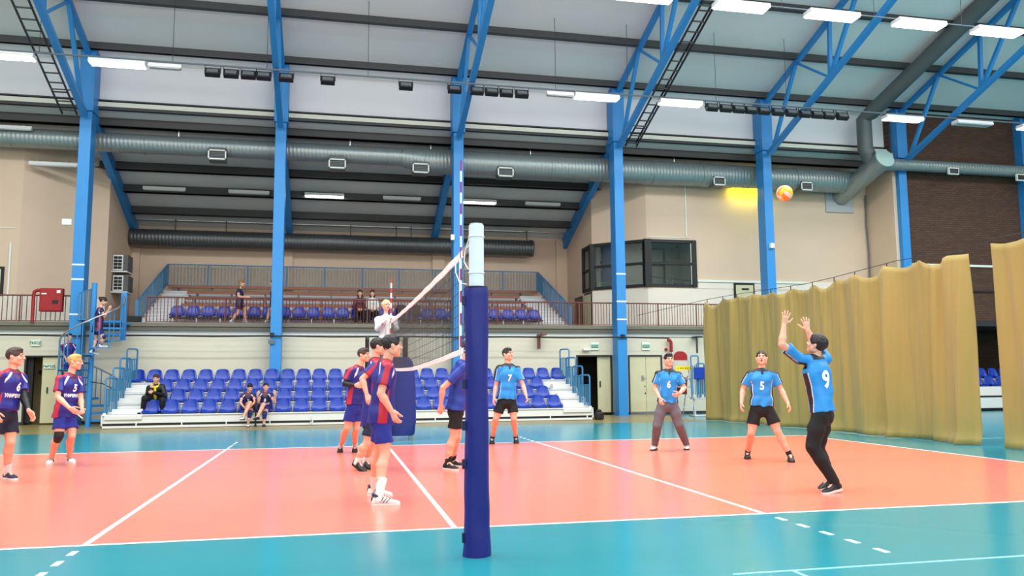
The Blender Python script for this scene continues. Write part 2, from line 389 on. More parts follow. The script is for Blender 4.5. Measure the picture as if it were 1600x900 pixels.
# ================================================================== roofs
def hall_z(y): return 11.36+.33*(14.2-y)
RY = -1.0
rf = MB(); T = .15
rf.extr([(-22, 15.0, hall_z(15.0)), (-22, RY, hall_z(RY)), (-22, RY, hall_z(RY)+T), (-22, 15.0, hall_z(15.0)+T)], (56, 0, 0))
zr = hall_z(RY); ze = zr-.33*16
rf.extr([(-22, RY, zr), (-22, RY-16.2, ze), (-22, RY-16.2, ze+T), (-22, RY, zr+T)], (56, 0, 0))
roof = structure(rf.build('ceiling', M['ceil']))
def purl(y, z, par, m, hgt=.22, wd=.10, x0=-22, x1=34):
    b = MB(); b.b2((x0, y-wd/2, z-hgt), (x1, y+wd/2, z)); b.b2((x0, y-wd, z-hgt), (x1, y+wd, z-hgt+.03)); return b.build('purlin', m, par)
for y in (14.0, 12.0, 10.0, 8.0, 6.0, 4.0, 2.0, 0.0): purl(y, hall_z(y)+.01, roof, M['purlin'])
for x in np.arange(-20.5, 33, 2.82):
    pass
af = MB(); y0, y1 = 14.8, 21.3
af.extr([(-22, y0, annex_z(y0)), (-22, y1, annex_z(y1)), (-22, y1, annex_z(y1)+.15), (-22, y0, annex_z(y0)+.15)], (41.4, 0, 0))
aroof = structure(af.build('ceiling_annex', M['annexceil']))
for y in (15.3, 16.35, 17.37, 18.56, 19.8): purl(y, annex_z(y)+.01, aroof, M['purlin2'], .26, .18, -22, 19.3)

# ================================================================== steel frames
COLX = [-14.05, -8.43, -2.78, 2.88, 8.44, 14.08, 19.65, 25.2, 30.8]
CNAME = ['blue steel column left of the frame edge', 'blue steel column beside the spiral staircase', 'blue steel column behind the left half of the blue seats', 'blue steel column in line with the net',
         'blue steel column between the open doorway and the double door', 'blue steel column rising behind the curtain with a yellow lit lamp beside it', 'blue steel column at the corner of the brown brick wall', 'blue steel column at the far right on the brown brick wall', 'blue steel column beyond the right frame edge']
for i, X in enumerate(COLX):
    if i in (0, 8): continue
    t = thing('steel_column', CNAME[i], 'column', (X, 14.45, 0), 'blue steel columns')
    wdt = .33
    m = MB(); m.b2((X-wdt/2, 14.2, 0), (X+wdt/2, 14.7, 9.35), .008); m.build('shaft', M['blue'], t)
    m = MB(); m.b2((X-.21, 14.12, 9.35), (X+.21, 14.72, hall_z(14.2)-.05), .008); m.build('head', M['blue'], t)
    m = MB(); m.b2((X-.2, 14.16, 0), (X+.2, 14.74, .03)); m.build('base_plate', M['blue'], t)
    if i in (1, 4):
        for v in ((413, 436, 491) if i == 1 else (428, 471, 499)):
            z = at_y(105 if i == 1 else 972, v, 14.2).z; MB().b2((X-wdt/2-.003, 14.192, z-.025), (X+wdt/2+.003, 14.25, z+.025)).build('white_band', M['white'], t)
    # roof truss
    q = thing('roof_truss', ['', 'blue lattice roof truss with cable ladder above the spiral staircase column', 'blue lattice roof truss above the column behind the left seats', 'blue lattice roof truss above the net', 'blue lattice roof truss with cable ladder right of the net',
              'blue lattice roof truss above the setter', 'blue lattice roof truss in front of the brown brick wall', 'blue lattice roof truss at the far right edge', ''][i], 'truss', (X, 14.1, 9.3), 'blue roof trusses')
    tz = lambda y: hall_z(y)-.24
    bz = lambda y: 9.25+.372*(13.9-y)
    ye = 1.0
    m = MB(); m.bar((X, 14.2, tz(14.2)), (X, ye, tz(ye)), .16, .14); m.build('top_chord', M['blue'], q)
    m = MB(); m.bar((X, 14.05, bz(14.05)), (X, ye, bz(ye)), .17, .15); m.build('bottom_chord', M['blue'], q)
    segs = [((13.75, 0), (12.1, 1)), ((12.1, 1), (10.25, 0)), ((10.25, 0), (10.15, 1)), ((10.25, 0), (8.5, 1)), ((8.5, 1), (6.8, 0)), ((6.8, 0), (6.7, 1)), ((6.8, 0), (5.0, 1)), ((5, 1), (3.3, 0)), ((3.3, 0), (3.2, 1)), ((3.3, 0), (1.6, 1))]
    for k, ((ya, a), (yb, c)) in enumerate(segs):
        m = MB(); wd = .07 if k in (1, 4, 7) else .11
        m.bar((X, ya, tz(ya) if a else bz(ya)), (X, yb, tz(yb) if c else bz(yb)), wd, wd); m.build('web_member', M['blue'], q)
    if i in (1, 4):
        s = -1 if i == 1 else 1
        c = thing('cable_ladder', ['black cable ladder sloping left of the leftmost truss', 'black cable ladder sloping along the truss right of the net'][0 if i == 1 else 1], 'cable ladder', (X+s*.45, 13.9, 9.4), 'cable ladders')
        xa, xb = (X+s*.22, X+s*.62)
        for xx in (xa, xb):
            m = MB(); m.bar((xx, 14.1, bz(14.1)+.02), (xx, ye, bz(ye)+.02), .025, .08); m.build('rail', M['dark'], c)
        for y in np.arange(13.9, ye, -.38):
            m = MB(); m.bar((xa, y, bz(y)), (xb, y, bz(y)), .035, .035); m.build('rung', M['dark'], c)
        m = MB(); m.bar((X, 13.0, bz(13)-.02), (xb, 13, bz(13)-.02), .04, .03); m.bar((X, 8, bz(8)-.02), (xb, 8, bz(8)-.02), .04, .03); m.build('bracket', M['dark'], c)
        if i == 4:
            m = MB(); m.tube([(xb-.07, 14, bz(14)+.05), (xb-.09, 10, bz(10)+.06), (xb-.06, 6, bz(6)+.05), (xb-.08, 1.2, bz(1.2)+.05)], .03, 6); m.build('cable', M['black'], c)
    # annex rafter
    if i <= 6:
        r = MB(); r.bar((X, 14.6, annex_z(14.6)-.28), (X, 20.95, annex_z(20.95)-.28), .22, .42)
        if i >= 5: continue
        ro = r.build('annex_rafter', M['blue'])
        tag(ro, 'blue sloping rafter under the gallery roof behind the '+['', 'spiral staircase', 'second blue', 'net line', 'right glazed room'][i]+' column', 'rafter', 'gallery rafters')

# ================================================================== ducts
def grille(x, y, z, par, s=1.0):
    m = MB(); m.b2((x-.27*s, y-.30, z-.32), (x+.27*s, y+.12, z+.10)); m.build('outlet_box', M['ductgrey'], par)
    m = MB()
    for a, c in (((x-.29*s, z-.30), (x+.29*s, z-.26)), ((x-.29*s, z-.02), (x+.29*s, z+.02)), ((x-.29*s, z-.30), (x-.25*s, z+.02)), ((x+.25*s, z-.30), (x+.29*s, z+.02))):
        m.b2((a[0], y-.335, a[1]), (c[0], y-.30, c[1]))
    m.build('outlet_frame', M['signwhite'], par)
    m = MB()
    for k in range(5): m.bar((x-.25*s, y-.31, z-.25+k*.052), (x+.25*s, y-.31, z-.25+k*.052), .012, .02)
    m.build('outlet_slats', M['dark'], par)
DY, DZ = 15.35, 8.74
t = thing('air_duct', 'long spiral galvanised air duct running under the gallery roof behind the columns', 'duct', (0, DY, DZ))
xa = at_y(627, 240, DY).x; xb = xa+.75; xe = at_y(1332, 280, DY).x
m = MB(); m.tube([(-22, DY, DZ-.03), (xa, DY, DZ)], .30, 24); m.build('narrow_run', M['duct'], t, smooth=True)
m = MB(); m.tube([(xa, DY, DZ), (xb, DY, DZ-.1)], [.31, .43], 24); m.build('reducer', M['duct'], t, smooth=True)
m = MB(); m.tube([(xb, DY, DZ-.1), (xe, DY, DZ-.1)], .42, 24); m.build('wide_run', M['duct'], t, smooth=True)
for x in np.arange(-20.3, xe, 1.9):
    r = .315 if x < xa else .435; zc = DZ-.02 if x < xa else DZ-.1
    m = MB(); m.tube([(x-.015, DY, zc), (x+.015, DY, zc)], r, 24); m.build('joint_ring', M['duct'], t, smooth=True)
for x in (-6.0, at_y(547, 230, DY).x, at_y(673, 230, DY).x, 5.6, 11.0):
    m = MB(); m.b2((x-.012, DY-.012, DZ+.25), (x+.012, DY+.012, annex_z(DY))); m.build('hanger', M['steel'], t)
for u, vv in ((340, 243), (527, 257), (657, 264), (789, 270), (1122, 284), (1258, 292)):
    x = at_y(u, vv, DY-.3).x; z = at_y(u, vv, DY-.3).z; grille(x, DY-.1, z+.14, t, .95 if u < 1000 else .8)
t = thing('air_duct', 'short dark round duct along the gallery back wall with an open right end', 'duct', (0, 20.4, 6.55))
xe2 = at_y(832, 389, 20.4).x
m = MB(); m.tube([(-8.45, 20.4, 6.55), (xe2, 20.4, 6.55)], .33, 24); m.build('run', M['duct2'], t, smooth=True)
m = MB(); m.tube([(xe2-.12, 20.4, 6.55), (xe2, 20.4, 6.55)], .35, 24); m.build('end_ring', M['duct2'], t, smooth=True)
for u in (275, 354, 548, 619, 642, 822):
    x = at_y(u, 355, 20.5).x; m = MB(); m.b2((x-.015, 20.38, 6.8), (x+.015, 20.42, 7.3)); m.build('hanger', M['dark'], t)
for x in np.arange(-7.5, 6.5, 1.7):
    m = MB(); m.tube([(x-.015, 20.4, 6.55), (x+.015, 20.4, 6.55)], .345, 24); m.build('joint_ring', M['duct2'], t, smooth=True)
o = MB(); o.tube([(-8.5, 20.55, 7.28), (8.4, 20.55, 7.28)], .055, 10); o.tube([(-8.5, 20.75, 7.42), (8.4, 20.75, 7.42)], .05, 10)
tag(o.build('heating_pipe', M['steel'], None, smooth=True), 'pair of thin bright pipes under the eaves along the gallery back wall', 'pipe')
# branch on the right: sloping duct from the roof, elbow drum, collar to the wall
t = thing('air_duct', 'grey round duct following the roof slope down to a capped slanting drum', 'duct', (18.3, 13.6, 9))
c0 = at_y(1382, 247, 13.4); c1 = at_y(1314, 306, 15.9)
m = MB(); m.tube([c0, c0+(c1-c0)*1.02], .36, 28); m.build('drum', M['duct'], t, smooth=True)
dr = (c1-c0).normalized(); m = MB(); m.tube([c0-dr*.03, c0], .37, 28); m.build('end_cap', mat('cap_pale', srgb(165, 190, 186), .5), t, smooth=True)
m = MB(); m.tube([c1-dr*.45, c1-dr*.38], .375, 28); m.build('joint_ring', M['duct'], t, smooth=True)
v0 = at_y(1352, 232, 13.9); v1 = at_y(1357, 188, 13.9); v1.x = v0.x
yy0 = 13.6; v2 = Vector((v1.x, v1.y-.35, v1.z+.35))
top = at_y(1545, -5, 9.0)
a1 = Vector((v1.x+.05, v1.y-.3, v1.z+.35)); a2 = at_y(1452, 88, 11.0)
m = MB(); m.tube([c0+dr*.6, v0, v1, v1+(a2-v1)*.12, a2, a2+(a2-v1)*2.2], .27, 24); m.build('riser', M['ductgrey'], t, smooth=True)
t2 = thing('air_duct', 'thin round duct running right from the drum across the brown brick wall', 'duct', (22, 13.6, 8.5))
e0 = at_y(1396, 257, 14.0); m = MB(); m.tube([e0-Vector((.5, 0, 0)), (33, 14.0, e0.z)], .22, 20); m.build('run', M['duct'], t2, smooth=True)
for u in (1488, 1594):
    p_ = at_y(u, 268 if u < 1500 else 278, 13.8); m = MB(); m.b2((p_.x-.22, 13.72, p_.z-.13), (p_.x+.22, 13.8, p_.z+.13)); m.build('outlet_frame', M['signwhite'], t2)
    m = MB(); m.b2((p_.x-.18, 13.70, p_.z-.09), (p_.x+.18, 13.73, p_.z+.09)); m.build('outlet_grille', M['dark'], t2)
m = MB(); m.b2((c1.x-.65, 15.93, c1.z-.65), (c1.x+.55, 16.0, c1.z+.5)); tag(m.build('wall_plate', mat('plate_grey', srgb(176, 180, 184), .5), None), 'pale square plate on the wall where the slanting drum enters', 'plate')

# ================================================================== hanging lamps
FY, FZ = 11.4, 9.9
rail = thing('light_rail', 'long thin pipe carrying lamps and floodlights in front of the columns', 'rail', (0, FY, FZ+.1))
m = MB(); m.tube([(-20, FY, FZ+.10), (30, FY, FZ+.10)], .028, 8); m.build('pipe', M['greyrail'], rail)
for u, vv in ((62, 70), (270, 90), (417, 110), (575, 120), (868, 140), (981, 150), (1119, 160), (1230, 180)):
    x = at_y(u, vv, FY).x; m = MB(); m.tube([(x, FY, FZ+.1), (x, FY, hall_z(FY))], .008, 5); m.build('wire', M['dark'], rail)
def lamp(x, y, z, state, label, L=1.42, W=.34, grp='tube lamps on the rail'):
    t = thing('tube_lamp', label, 'lamp', (x, y, z), grp)
    m = MB(); m.extr([(x-L/2, y-W/2, z-.02), (x-L/2, y+W/2, z-.02), (x-L/2, y+W/2-.03, z+.09), (x-L/2, y-W/2+.03, z+.09)], (L, 0, 0)); m.build('housing', M['white'], t)
    for q_ in (-.3, .3): MB().b2((x+L*q_, y-.015, z+.08), (x+L*q_+.03, y+.015, z+.15)).build('hanger_clip', M['greyrail'], t)
    if state == 'off':
        m = MB(); m.b2((x-L/2+.03, y-W/2+.02, z-.045), (x+L/2-.03, y+W/2-.02, z-.02)); m.build('diffuser', M['tube_off'], t)
    else:
        m = MB(); m.b2((x-L/2+.03, y-W/2+.02, z-.045), (x+L/2-.03, y+W/2-.02, z-.02)); m.build('diffuser', M['tube_on'] if state == 'on' else M['tube_yellow'], t)
    return t
for u, vv, st, lab in ((8, 92, 'on', 'lit white tube lamp on the rail at the left frame edge'), (184, 102, 'on', 'lit white tube lamp just right of the spiral staircase column'), (258, 106, 'off', 'unlit short tube lamp left of the first floodlights'),
                       (875, 153, 'off', 'unlit short tube lamp right of the middle floodlights'), (932, 157, 'on', 'lit white tube lamp touching the column right of the net'), (1063, 168, 'on', 'lit white tube lamp left of the right floodlight cluster'),
                       (1411, 193, 'on', 'lit white tube lamp in front of the brown brick wall corner'), (1520, 200, 'off', 'unlit tube lamp in front of the brown brick wall'), (1620, 209, 'on', 'lit white tube lamp cut by the right frame edge')):
    x = at_y(u, vv, FY).x; short = u in (258, 875)
    lamp(x, FY, FZ-.06, st, lab, .85 if short else 1.42, .2 if short else .34)
for k, (u, vv) in enumerate(((1008, -2), (1158, 12), (1300, 25), (1436, 39), (1558, 55), (1668, 70))):
    x = at_y(u, vv, 7.0).x; z = at_y(1300, 25, 7.0).z
    lamp(x, 7.0, z, 'on', 'lit white tube lamp in the upper row, '+nth(k, 6), 1.5, .42, 'tube lamps in the upper row')
    m = None
r2 = thing('light_rail', 'thin pipe carrying the upper row of lamps', 'rail', (12, 7, 11)); z = at_y(1300, 25, 7.0).z
m = MB(); m.tube([(4.5, 7.0, z+.105), (32, 7.0, z+.105)], .02, 6); m.build('pipe', M['greyrail'], r2)
for x in (7.7, 10.5, 13.3, 16.1, 18.9, 21.7):
    m = MB(); m.tube([(x, 7.0, z+.12), (x, 7.0, hall_z(7))], .008, 5); m.build('wire', M['dark'], r2)
for u, vv, st, lab in ((507, 310, 'on', 'lit tube lamp under the gallery roof left of the net'), (747, 321, 'on', 'lit tube lamp under the gallery roof just right of the net'), (257, 298, 'off', 'unlit tube lamp under the gallery roof, leftmost one'), (389, 305, 'off', 'unlit tube lamp under the gallery roof left of the second column'),
                       (628, 316, 'off', 'unlit tube lamp under the gallery roof between the two lit ones'), (848, 325, 'off', 'unlit tube lamp under the gallery roof near the glazed room')):
    x = at_y(u, vv, 18.3).x; lamp(x, 18.3, annex_z(18.3)-.28, st, lab, 1.4, .30 if st == 'on' else .16, 'tube lamps under the gallery roof')
lamp(at_y(1169, 295, 15.85).x, 15.85, at_y(1169, 294, 15.85).z, 'yellow', 'yellow glowing tube lamp high on the wall left of the ball', 1.3, .14, 'tube lamps on the gallery front wall')
lamp(at_y(1026, 287, 15.8).x, 15.8, at_y(1026, 287, 15.8).z, 'off', 'unlit tube lamp above the glazed room', 1.3, .14, 'tube lamps on the gallery front wall')
lamp(at_y(84, 257, 15.8).x, 15.8, at_y(84, 258, 15.8).z, 'off', 'unlit tube lamp on the wall left of the spiral staircase column', 1.4, .16, 'tube lamps on the gallery front wall')
lamp(at_y(20, 201, 15.2).x, 15.0, at_y(20, 201, 15.0).z, 'off', 'unlit tube lamp above the duct at the left frame edge', 1.2, .14, 'tube lamps on the gallery front wall')
# floodlights
def flood(x, label, grp):
    t = thing('floodlight', label, 'floodlight', (x, FY, FZ), grp)
    R = Euler((math.radians(-28), 0, 0)).to_matrix()
    m = MB(); c = Vector((x, FY-.02, FZ-.12)); m.box(c, (.40, .16, .22), R, .012); m.build('housing', M['flood'], t)
    m = MB(); m.box(c+R@Vector((0, -.083, -.01)), (.30, .012, .13), R); m.build('glass', M['floodglass'], t)
    m = MB(); m.b2((x-.215, FY-.02, FZ-.12), (x-.2, FY+.02, FZ+.10)); m.b2((x+.2, FY-.02, FZ-.12), (x+.215, FY+.02, FZ+.10)); m.b2((x-.215, FY-.02, FZ+.085), (x+.215, FY+.02, FZ+.10)); m.build('bracket', M['flood'], t)
    return t
us = [332, 361, 388, 412, 447, 512, 634, 710, 745, 768, 791, 815]
for k, u in enumerate(us): flood(at_y(u, 125+(u-332)*.06, FY).x, 'black floodlight on the rail left of and over the net, '+nth(k, 12), 'floodlights in the middle of the rail')
us = [1112, 1134, 1154, 1173, 1193, 1215, 1236, 1257, 1276, 1294, 1315]
for k, u in enumerate(us): flood(at_y(u, 178, FY).x, 'black floodlight in the dense right cluster on the rail, '+nth(k, 11), 'floodlights in the right cluster')
# ================================================================== seats
def seat_proto():
    t = thing('stadium_seat', 'blue plastic seat', 'seat', (0, 0, 0))
    prof = [(-.225, .015, .40), (-.22, .055, .41), (-.19, .07, .42), (-.08, .055, .43), (.03, .04, .44), (.09, .05, .445), (.125, .10, .44), (.15, .19, .42), (.175, .28, .385), (.19, .35, .345), (.193, .385, .30), (.205, .39, .29), (.215, .36, .335)]
    vs = []; fs = []; n = 9
    for i, (y, z, wd) in enumerate(prof):
        for j in range(n):
            a = (j/(n-1)*2-1); curl = abs(a)**3
            yy = y-(.05*curl if 5 <= i <= 10 else 0); zz = z+(.025*curl if i <= 5 else 0)-(.035*abs(a)**4 if 8 <= i <= 11 else 0)
            vs.append((a*wd/2, yy, zz))
    for i in range(len(prof)-1):
        for j in range(n-1): fs.append((i*n+j, i*n+j+1, (i+1)*n+j+1, (i+1)*n+j))
    m = MB(); m.add(vs, fs); o = m.build('shell', M['seat'], t, smooth=True)
    md = o.modifiers.new('thick', 'SOLIDIFY'); md.thickness = .014; md.offset = -1
    m = MB(); m.b2((-.05, -.15, 0), (.05, .08, .038)); m.b2((-.19, -.20, 0), (.19, -.17, .02)); m.build('mount', M['seat_dark'], t)
    return t
seat0 = seat_proto(); seat_used = [False]
def place_seat(x, y, z, label, grp, rz=0):
    if not seat_used[0]:
        seat_used[0] = True; seat0.location = (x, y, z); seat0['label'] = label; seat0['group'] = grp; seat0.rotation_euler = (0, 0, rz); return seat0
    r = dup(seat0, (x, y, z), label, rz); r['group'] = grp; return r
TZ = [.37, .65, .93, 1.215]; TY = [12.0, 12.55, 13.1, 13.65]
rows = [(-5.88, .4965, 24, 'front row'), (-5.80, .484, 24, 'second row'), (-5.76, .48, 24, 'third row'), (-6.64, .472, 28, 'back row')]
for k, (x0, dx, n, rn) in enumerate(rows):
    for i in range(n):
        place_seat(x0+dx*i, TY[k]+.31, TZ[k], 'blue plastic seat, %s in the %s of the white bleacher' % (nth(i, n), rn), 'blue seats on the white bleacher', random.uniform(-.02, .02))
# bleacher
bl = thing('bleacher', 'white stepped bleacher with four tiers along the far wall', 'bleacher', (0, 12.0, 0))
xl = [-7.06, -6.98, -6.90, -6.84]; xr = [6.66, 6.60, 6.52, 6.42]
for k in range(4):
    zb = 0.14 if k == 0 else TZ[k-1]+.01
    m = MB(); m.b2((xl[k], TY[k], TZ[k]-.03), (xr[k], TY[k]+.56, TZ[k]), .006); m.build('tread', M['tread'], bl)
    m = MB(); m.b2((xl[k]+.02, TY[k]+.03, zb), (xr[k]-.02, TY[k]+.05, TZ[k]-.03)); m.build('riser', M['tread'], bl)
    if k: 
        m = MB(); m.b2((xl[k]+.05, TY[k]+.02, TZ[k-1]+.001), (xr[k]-.05, TY[k]+.028, TZ[k-1]+.02)); m.build('gap_shade_strip', M['black'], bl)  # black strip stands in for the shade between tiers
    for (a, c) in ((xl[k]+.08, -6.1-.02*k), (5.78, xr[k]-.06)):
        if k < 3:
            m = MB(); m.b2((a, TY[k]+.30, TZ[k]+.002), (c, TY[k+1]+.03, TZ[k]+.14), .008); m.build('half_step', M['tread'], bl)
    for x in (xl[k], xr[k]-.03):
        m = MB(); m.b2((x, TY[k], zb-.05 if k else .02), (x+.03, TY[k]+.56, TZ[k]-.03)); m.build('end_plate', M['tread'], bl)
for a, c in ((xl[0]+.08, -6.05), (5.72, xr[0]-.06)):
    m = MB(); m.b2((a, 11.985, .24), (c, 12.03, .345), .006); m.build('half_step', M['tread'], bl)
m = MB(); m.b2((xl[0], 12.0, .015), (xr[0], 12.03, .075)); m.build('kick_rail', M['tread'], bl)
m = MB(); m.b2((xl[0]+.05, 12.05, .0), (xr[0]-.05, 12.08, .14)); m.build('under_shade_sheet', M['black'], bl)  # black sheet stands in for the darkness beneath the bleacher
for x in np.arange(-6.2, 6.6, 1.15):
    m = MB(); m.b2((x, 11.995, .075), (x+.03, 12.04, .14)); m.build('kick_bracket', M['tread'], bl)
def end_rail(x, y, z, h, s, label, grp):
    t = thing('bleacher_rail', label, 'railing', (x, y, z), grp)
    a = Vector((x, y-.2, z)); b = Vector((x+s*.20, y+.18, z))
    m = MB(); U = Vector((0, 0, h)); m.tube([a, a+U*.94, a+U*.985+(b-a)*.06, a+U+(b-a)*.16, b+U-(b-a)*.16, b+U*.985-(b-a)*.06, b+U*.94, b], .024, 8); m.build('frame_tube', M['blue_rail'], t, smooth=True)
    m = MB(); m.bar(a+Vector((0, 0, h*.70)), b+Vector((0, 0, h*.70)), .025, .025); m.build('cross_tube', M['blue_rail'], t)
    m = MB(); m.bar(a+Vector((0, 0, .09)), b+Vector((0, 0, .09)), .025, .025); m.build('cross_tube', M['blue_rail'], t)
    for k in range(6):
        p_ = a+(b-a)*((k+.7)/6.4); m = MB(); m.bar(p_+Vector((0, 0, .09)), p_+Vector((0, 0, h*.70)), .030, .014); m.build('slat', M['blue_panel'], t)
    for p_ in (a, b):
        m = MB(); m.b2((p_.x-.035, p_.y-.035, z-.03), (p_.x+.035, p_.y+.035, z+.05)); m.build('foot', M['tread'], t)
for k in range(4):
    end_rail(-7.0+.04*k, TY[k]+.28, TZ[k], .98, 1, 'blue tube rail at the left end of the white bleacher, %s' % ['lowest tier', 'second tier', 'third tier', 'top tier'][k], 'rails at the left bleacher end')
    end_rail(6.58-.05*k, TY[k]+.28, TZ[k], .98, -1, 'blue tube rail at the right end of the white bleacher, %s' % ['lowest tier', 'second tier', 'third tier', 'top tier'][k], 'rails at the right bleacher end')
# pole between two seated players
o = MB(); p0 = ground(398, 667); o.tube([(p0.x, 11.93, 0), (p0.x, 11.95, .75)], .018, 8); o.ball((p0.x, 11.93, .02), .035, 8, 6)
tag(o.build('pole', M['black']), 'thin black pole standing between the two players seated in front', 'pole')
o = MB(); q = at_y(486, 655, 11.9); o.tube([(q.x, 11.85, 0), (q.x, 11.85, .15), (q.x, 11.85, .19), (q.x, 11.85, .23)], [.032, .032, .014, .013], 10)
tag(o.build('water_bottle', glass('bottle_plastic', (.9, .95, 1, 1), .25), smooth=True), 'clear plastic water bottle on the floor before the white bleacher', 'bottle')

# ================================================================== gallery stands
st = structure(MB().b2((-7.2, 16.9, 3.0), (7.2, 21, 3.02)).build('floor_stand', M['concrete']))
for k in range(5):
    y = 16.75+.85*k; z = 3.25+.3*k
    m = MB(); m.b2((-7.15, y, 3.0), (7.15, 21.0, z)) if k == 0 else m.b2((-7.15, y, z-.3), (7.15, 21.0, z)); m.build('step', M['concrete'], st)
bx = [(-7.1, 7.1), (-6.28, 6.15), (-6.22, 6.2), (-6.18, 6.25), (-6.15, 6.28)]
for k in range(5):
    i = 4-k; y = 17.0+.85*i; z = 3.60+.3*i
    t = thing('bench', 'long brown plank bench on the gallery stand, %s' % ['top row', 'second row from top', 'third row', 'fourth row from top', 'lowest row behind the blue seats'][k], 'bench', (0, y, z), 'plank benches on the gallery')
    a, c = bx[k]
    m = MB(); m.b2((a, y, z-.10), (c, y+.035, z), .006); m.build('front_plank', M['bench'], t)
    m = MB(); m.b2((a, y+.04, z-.04), (c, y+.34, z), .006); m.build('seat_plank', M['bench'], t)
    for x in np.arange(a+.3, c, 1.2):
        m = MB(); m.b2((x, y+.05, 3.25+.3*i), (x+.05, y+.3, z-.04)); m.build('leg', M['greyrail'], t)
# aisle steps
for s, nm in ((-1, 'left'), (1, 'right')):
    t = thing('aisle_stair', 'grey stair flight with pale nosings at the %s end of the gallery stand' % nm, 'stairs', (s*6.7, 16.3, 3.0), 'gallery aisle stairs')
    for k in range(10):
        y = 16.30+.425*k; z = 3.0+.155*(k+1)
        m = MB(); m.b2((s*6.7-.46, y, z-.155), (s*6.7+.46, y+.9, z-.03)); m.build('riser', M['concrete'], t)
        m = MB(); m.b2((s*6.7-.47, y-.015, z-.03), (s*6.7+.47, y+.43, z)); m.build('nosing', M['tread'], t)
# gallery seats
ga = thing('seat_frame', 'long dark bracket frame on pale legs carrying the gallery seats', 'frame', (0, 16.1, 3))
m = MB(); m.b2((-6.2, 15.95, 3.25), (6.15, 16.0, 3.30)); m.b2((-6.2, 16.2, 3.25), (6.15, 16.25, 3.30)); m.build('beam', M['dark'], ga)
for k, x in enumerate(np.arange(-6.1, 6.2, .72)):
    m = MB(); m.b2((x, 15.94, 3.03), (x+.035, 15.98, 3.25)); m.b2((x, 15.94, 3.0), (x+.035, 16.3, 3.03)); m.build('leg', M['alu'], ga)
for i in range(26):
    place_seat(-5.99+.4756*i, 16.12, 3.30, 'blue plastic seat behind the gallery railing, %s in its row' % nth(i, 26), 'blue seats on the gallery')
# ------------------------------------------------------------------ railings
def fence(name, label, p, q, h0, h1, posts, pitch, mp, mb, mt, rt=.022, z_p=None, z_q=None, stuff=False, bw=.012):
    """picket railing from p to q (base points, may slope)"""
    p, q = Vector(p), Vector(q); t = thing(name, label, 'railing', p)
    U = Vector((0, 0, 1)); L = (q-p); d = L.normalized()
    m = MB(); m.tube([p+U*h1, q+U*h1], rt, 8); m.build('top_rail', mt, t)
    m = MB(); m.bar(p+U*h0, q+U*h0, .03, .02); m.build('bottom_rail', mp, t)
    for f in posts:
        b = p+L*f; m = MB(); m.tube([b, b+U*h1], .022, 6); m.build('post', mp, t)
    n = max(1, int(L.length/pitch))
    if pitch < 5:
        base = None
        for i in range(1, n):
            b = p+L*(i/n)
            m = MB(); m.tube([b+U*h0, b+U*h1], bw, 4, False); m.build('baluster', mb, t, fixn=False)
    return t
GY = 14.76; RH = .81
def gx(u): return at_y(u, 480, GY).x
xA, xB = -21.8, -8.62
fence('gallery_railing', 'rust brown picket railing on the gallery left of the spiral staircase', (xA, GY, 3), (xB, GY, 3), .06, RH, [0, (gx(31)-xA)/(xB-xA), 1], .13, M['rust'], M['rust'], M['rust'])
xA, xB = -6.62, 12.6
pf = [(gx(u)-xA)/(xB-xA) for u in (276, 352, 426, 501.5, 574, 643, 710, 776.7, 841.5, 905, 967, 1027.8, 1087.8)]
fence('gallery_railing', 'long rust brown picket railing on the gallery from staircase to curtain', (xA, GY, 3), (xB, GY, 3), .06, RH, pf+[0, 1], .1, M['rust'], M['rust'], M['rust'], bw=.011)
BZ = 4.83
xs_ = [at_y(u, 430, 20.75).x for u in (263, 325, 387, 447.5, 507, 566.7, 623, 680, 733, 786, 838)]
fence('back_railing', 'blue grey picket railing along the top of the gallery stand', (-7.15, 20.75, BZ-.03), (7.1, 20.75, BZ-.03), .04, .82, [(x+7.15)/14.25 for x in xs_], .12, M['blue_rail'], mat('baluster_pale', srgb(176, 176, 172), .6), M['blue_rail'], bw=.030)
for s, nm in ((-1, 'left'), (1, 'right')):
    a = Vector((s*7.18, 16.05, 3.0)); c = Vector((s*7.18, 20.7, 4.80))
    t = thing('stair_railing', 'sloping blue railing with infill panels beside the %s aisle stair of the gallery' % nm, 'railing', a, 'sloping gallery railings')
    U = Vector((0, 0, 1)); m = MB(); m.tube([a+U*.8, c+U*.82], .025, 8); m.build('top_rail', M['blue_rail'], t)
    m = MB(); m.bar(a+U*.12, c+U*.08, .03, .04); m.build('bottom_rail', M['blue_rail'], t)
    for f in (0, .28, .55, .8, 1):
        b = a+(c-a)*f; m = MB(); m.bar(b-U*.0, b+U*.81, .05 if f else .09, .05); m.build('post', M['blue_rail'], t)
    for f0, f1 in ((0, .28), (.28, .55), (.55, .8), (.8, 1)):
        b0 = a+(c-a)*(f0+.015); b1 = a+(c-a)*(f1-.015); n = 7
        for i in range(n):
            b = b0+(b1-b0)*((i+.5)/n); m = MB(); m.bar(b+U*.12, b+U*.78, .012, .075, up=(0, 1, 0)); m.build('slat', M['blue_panel'], t)

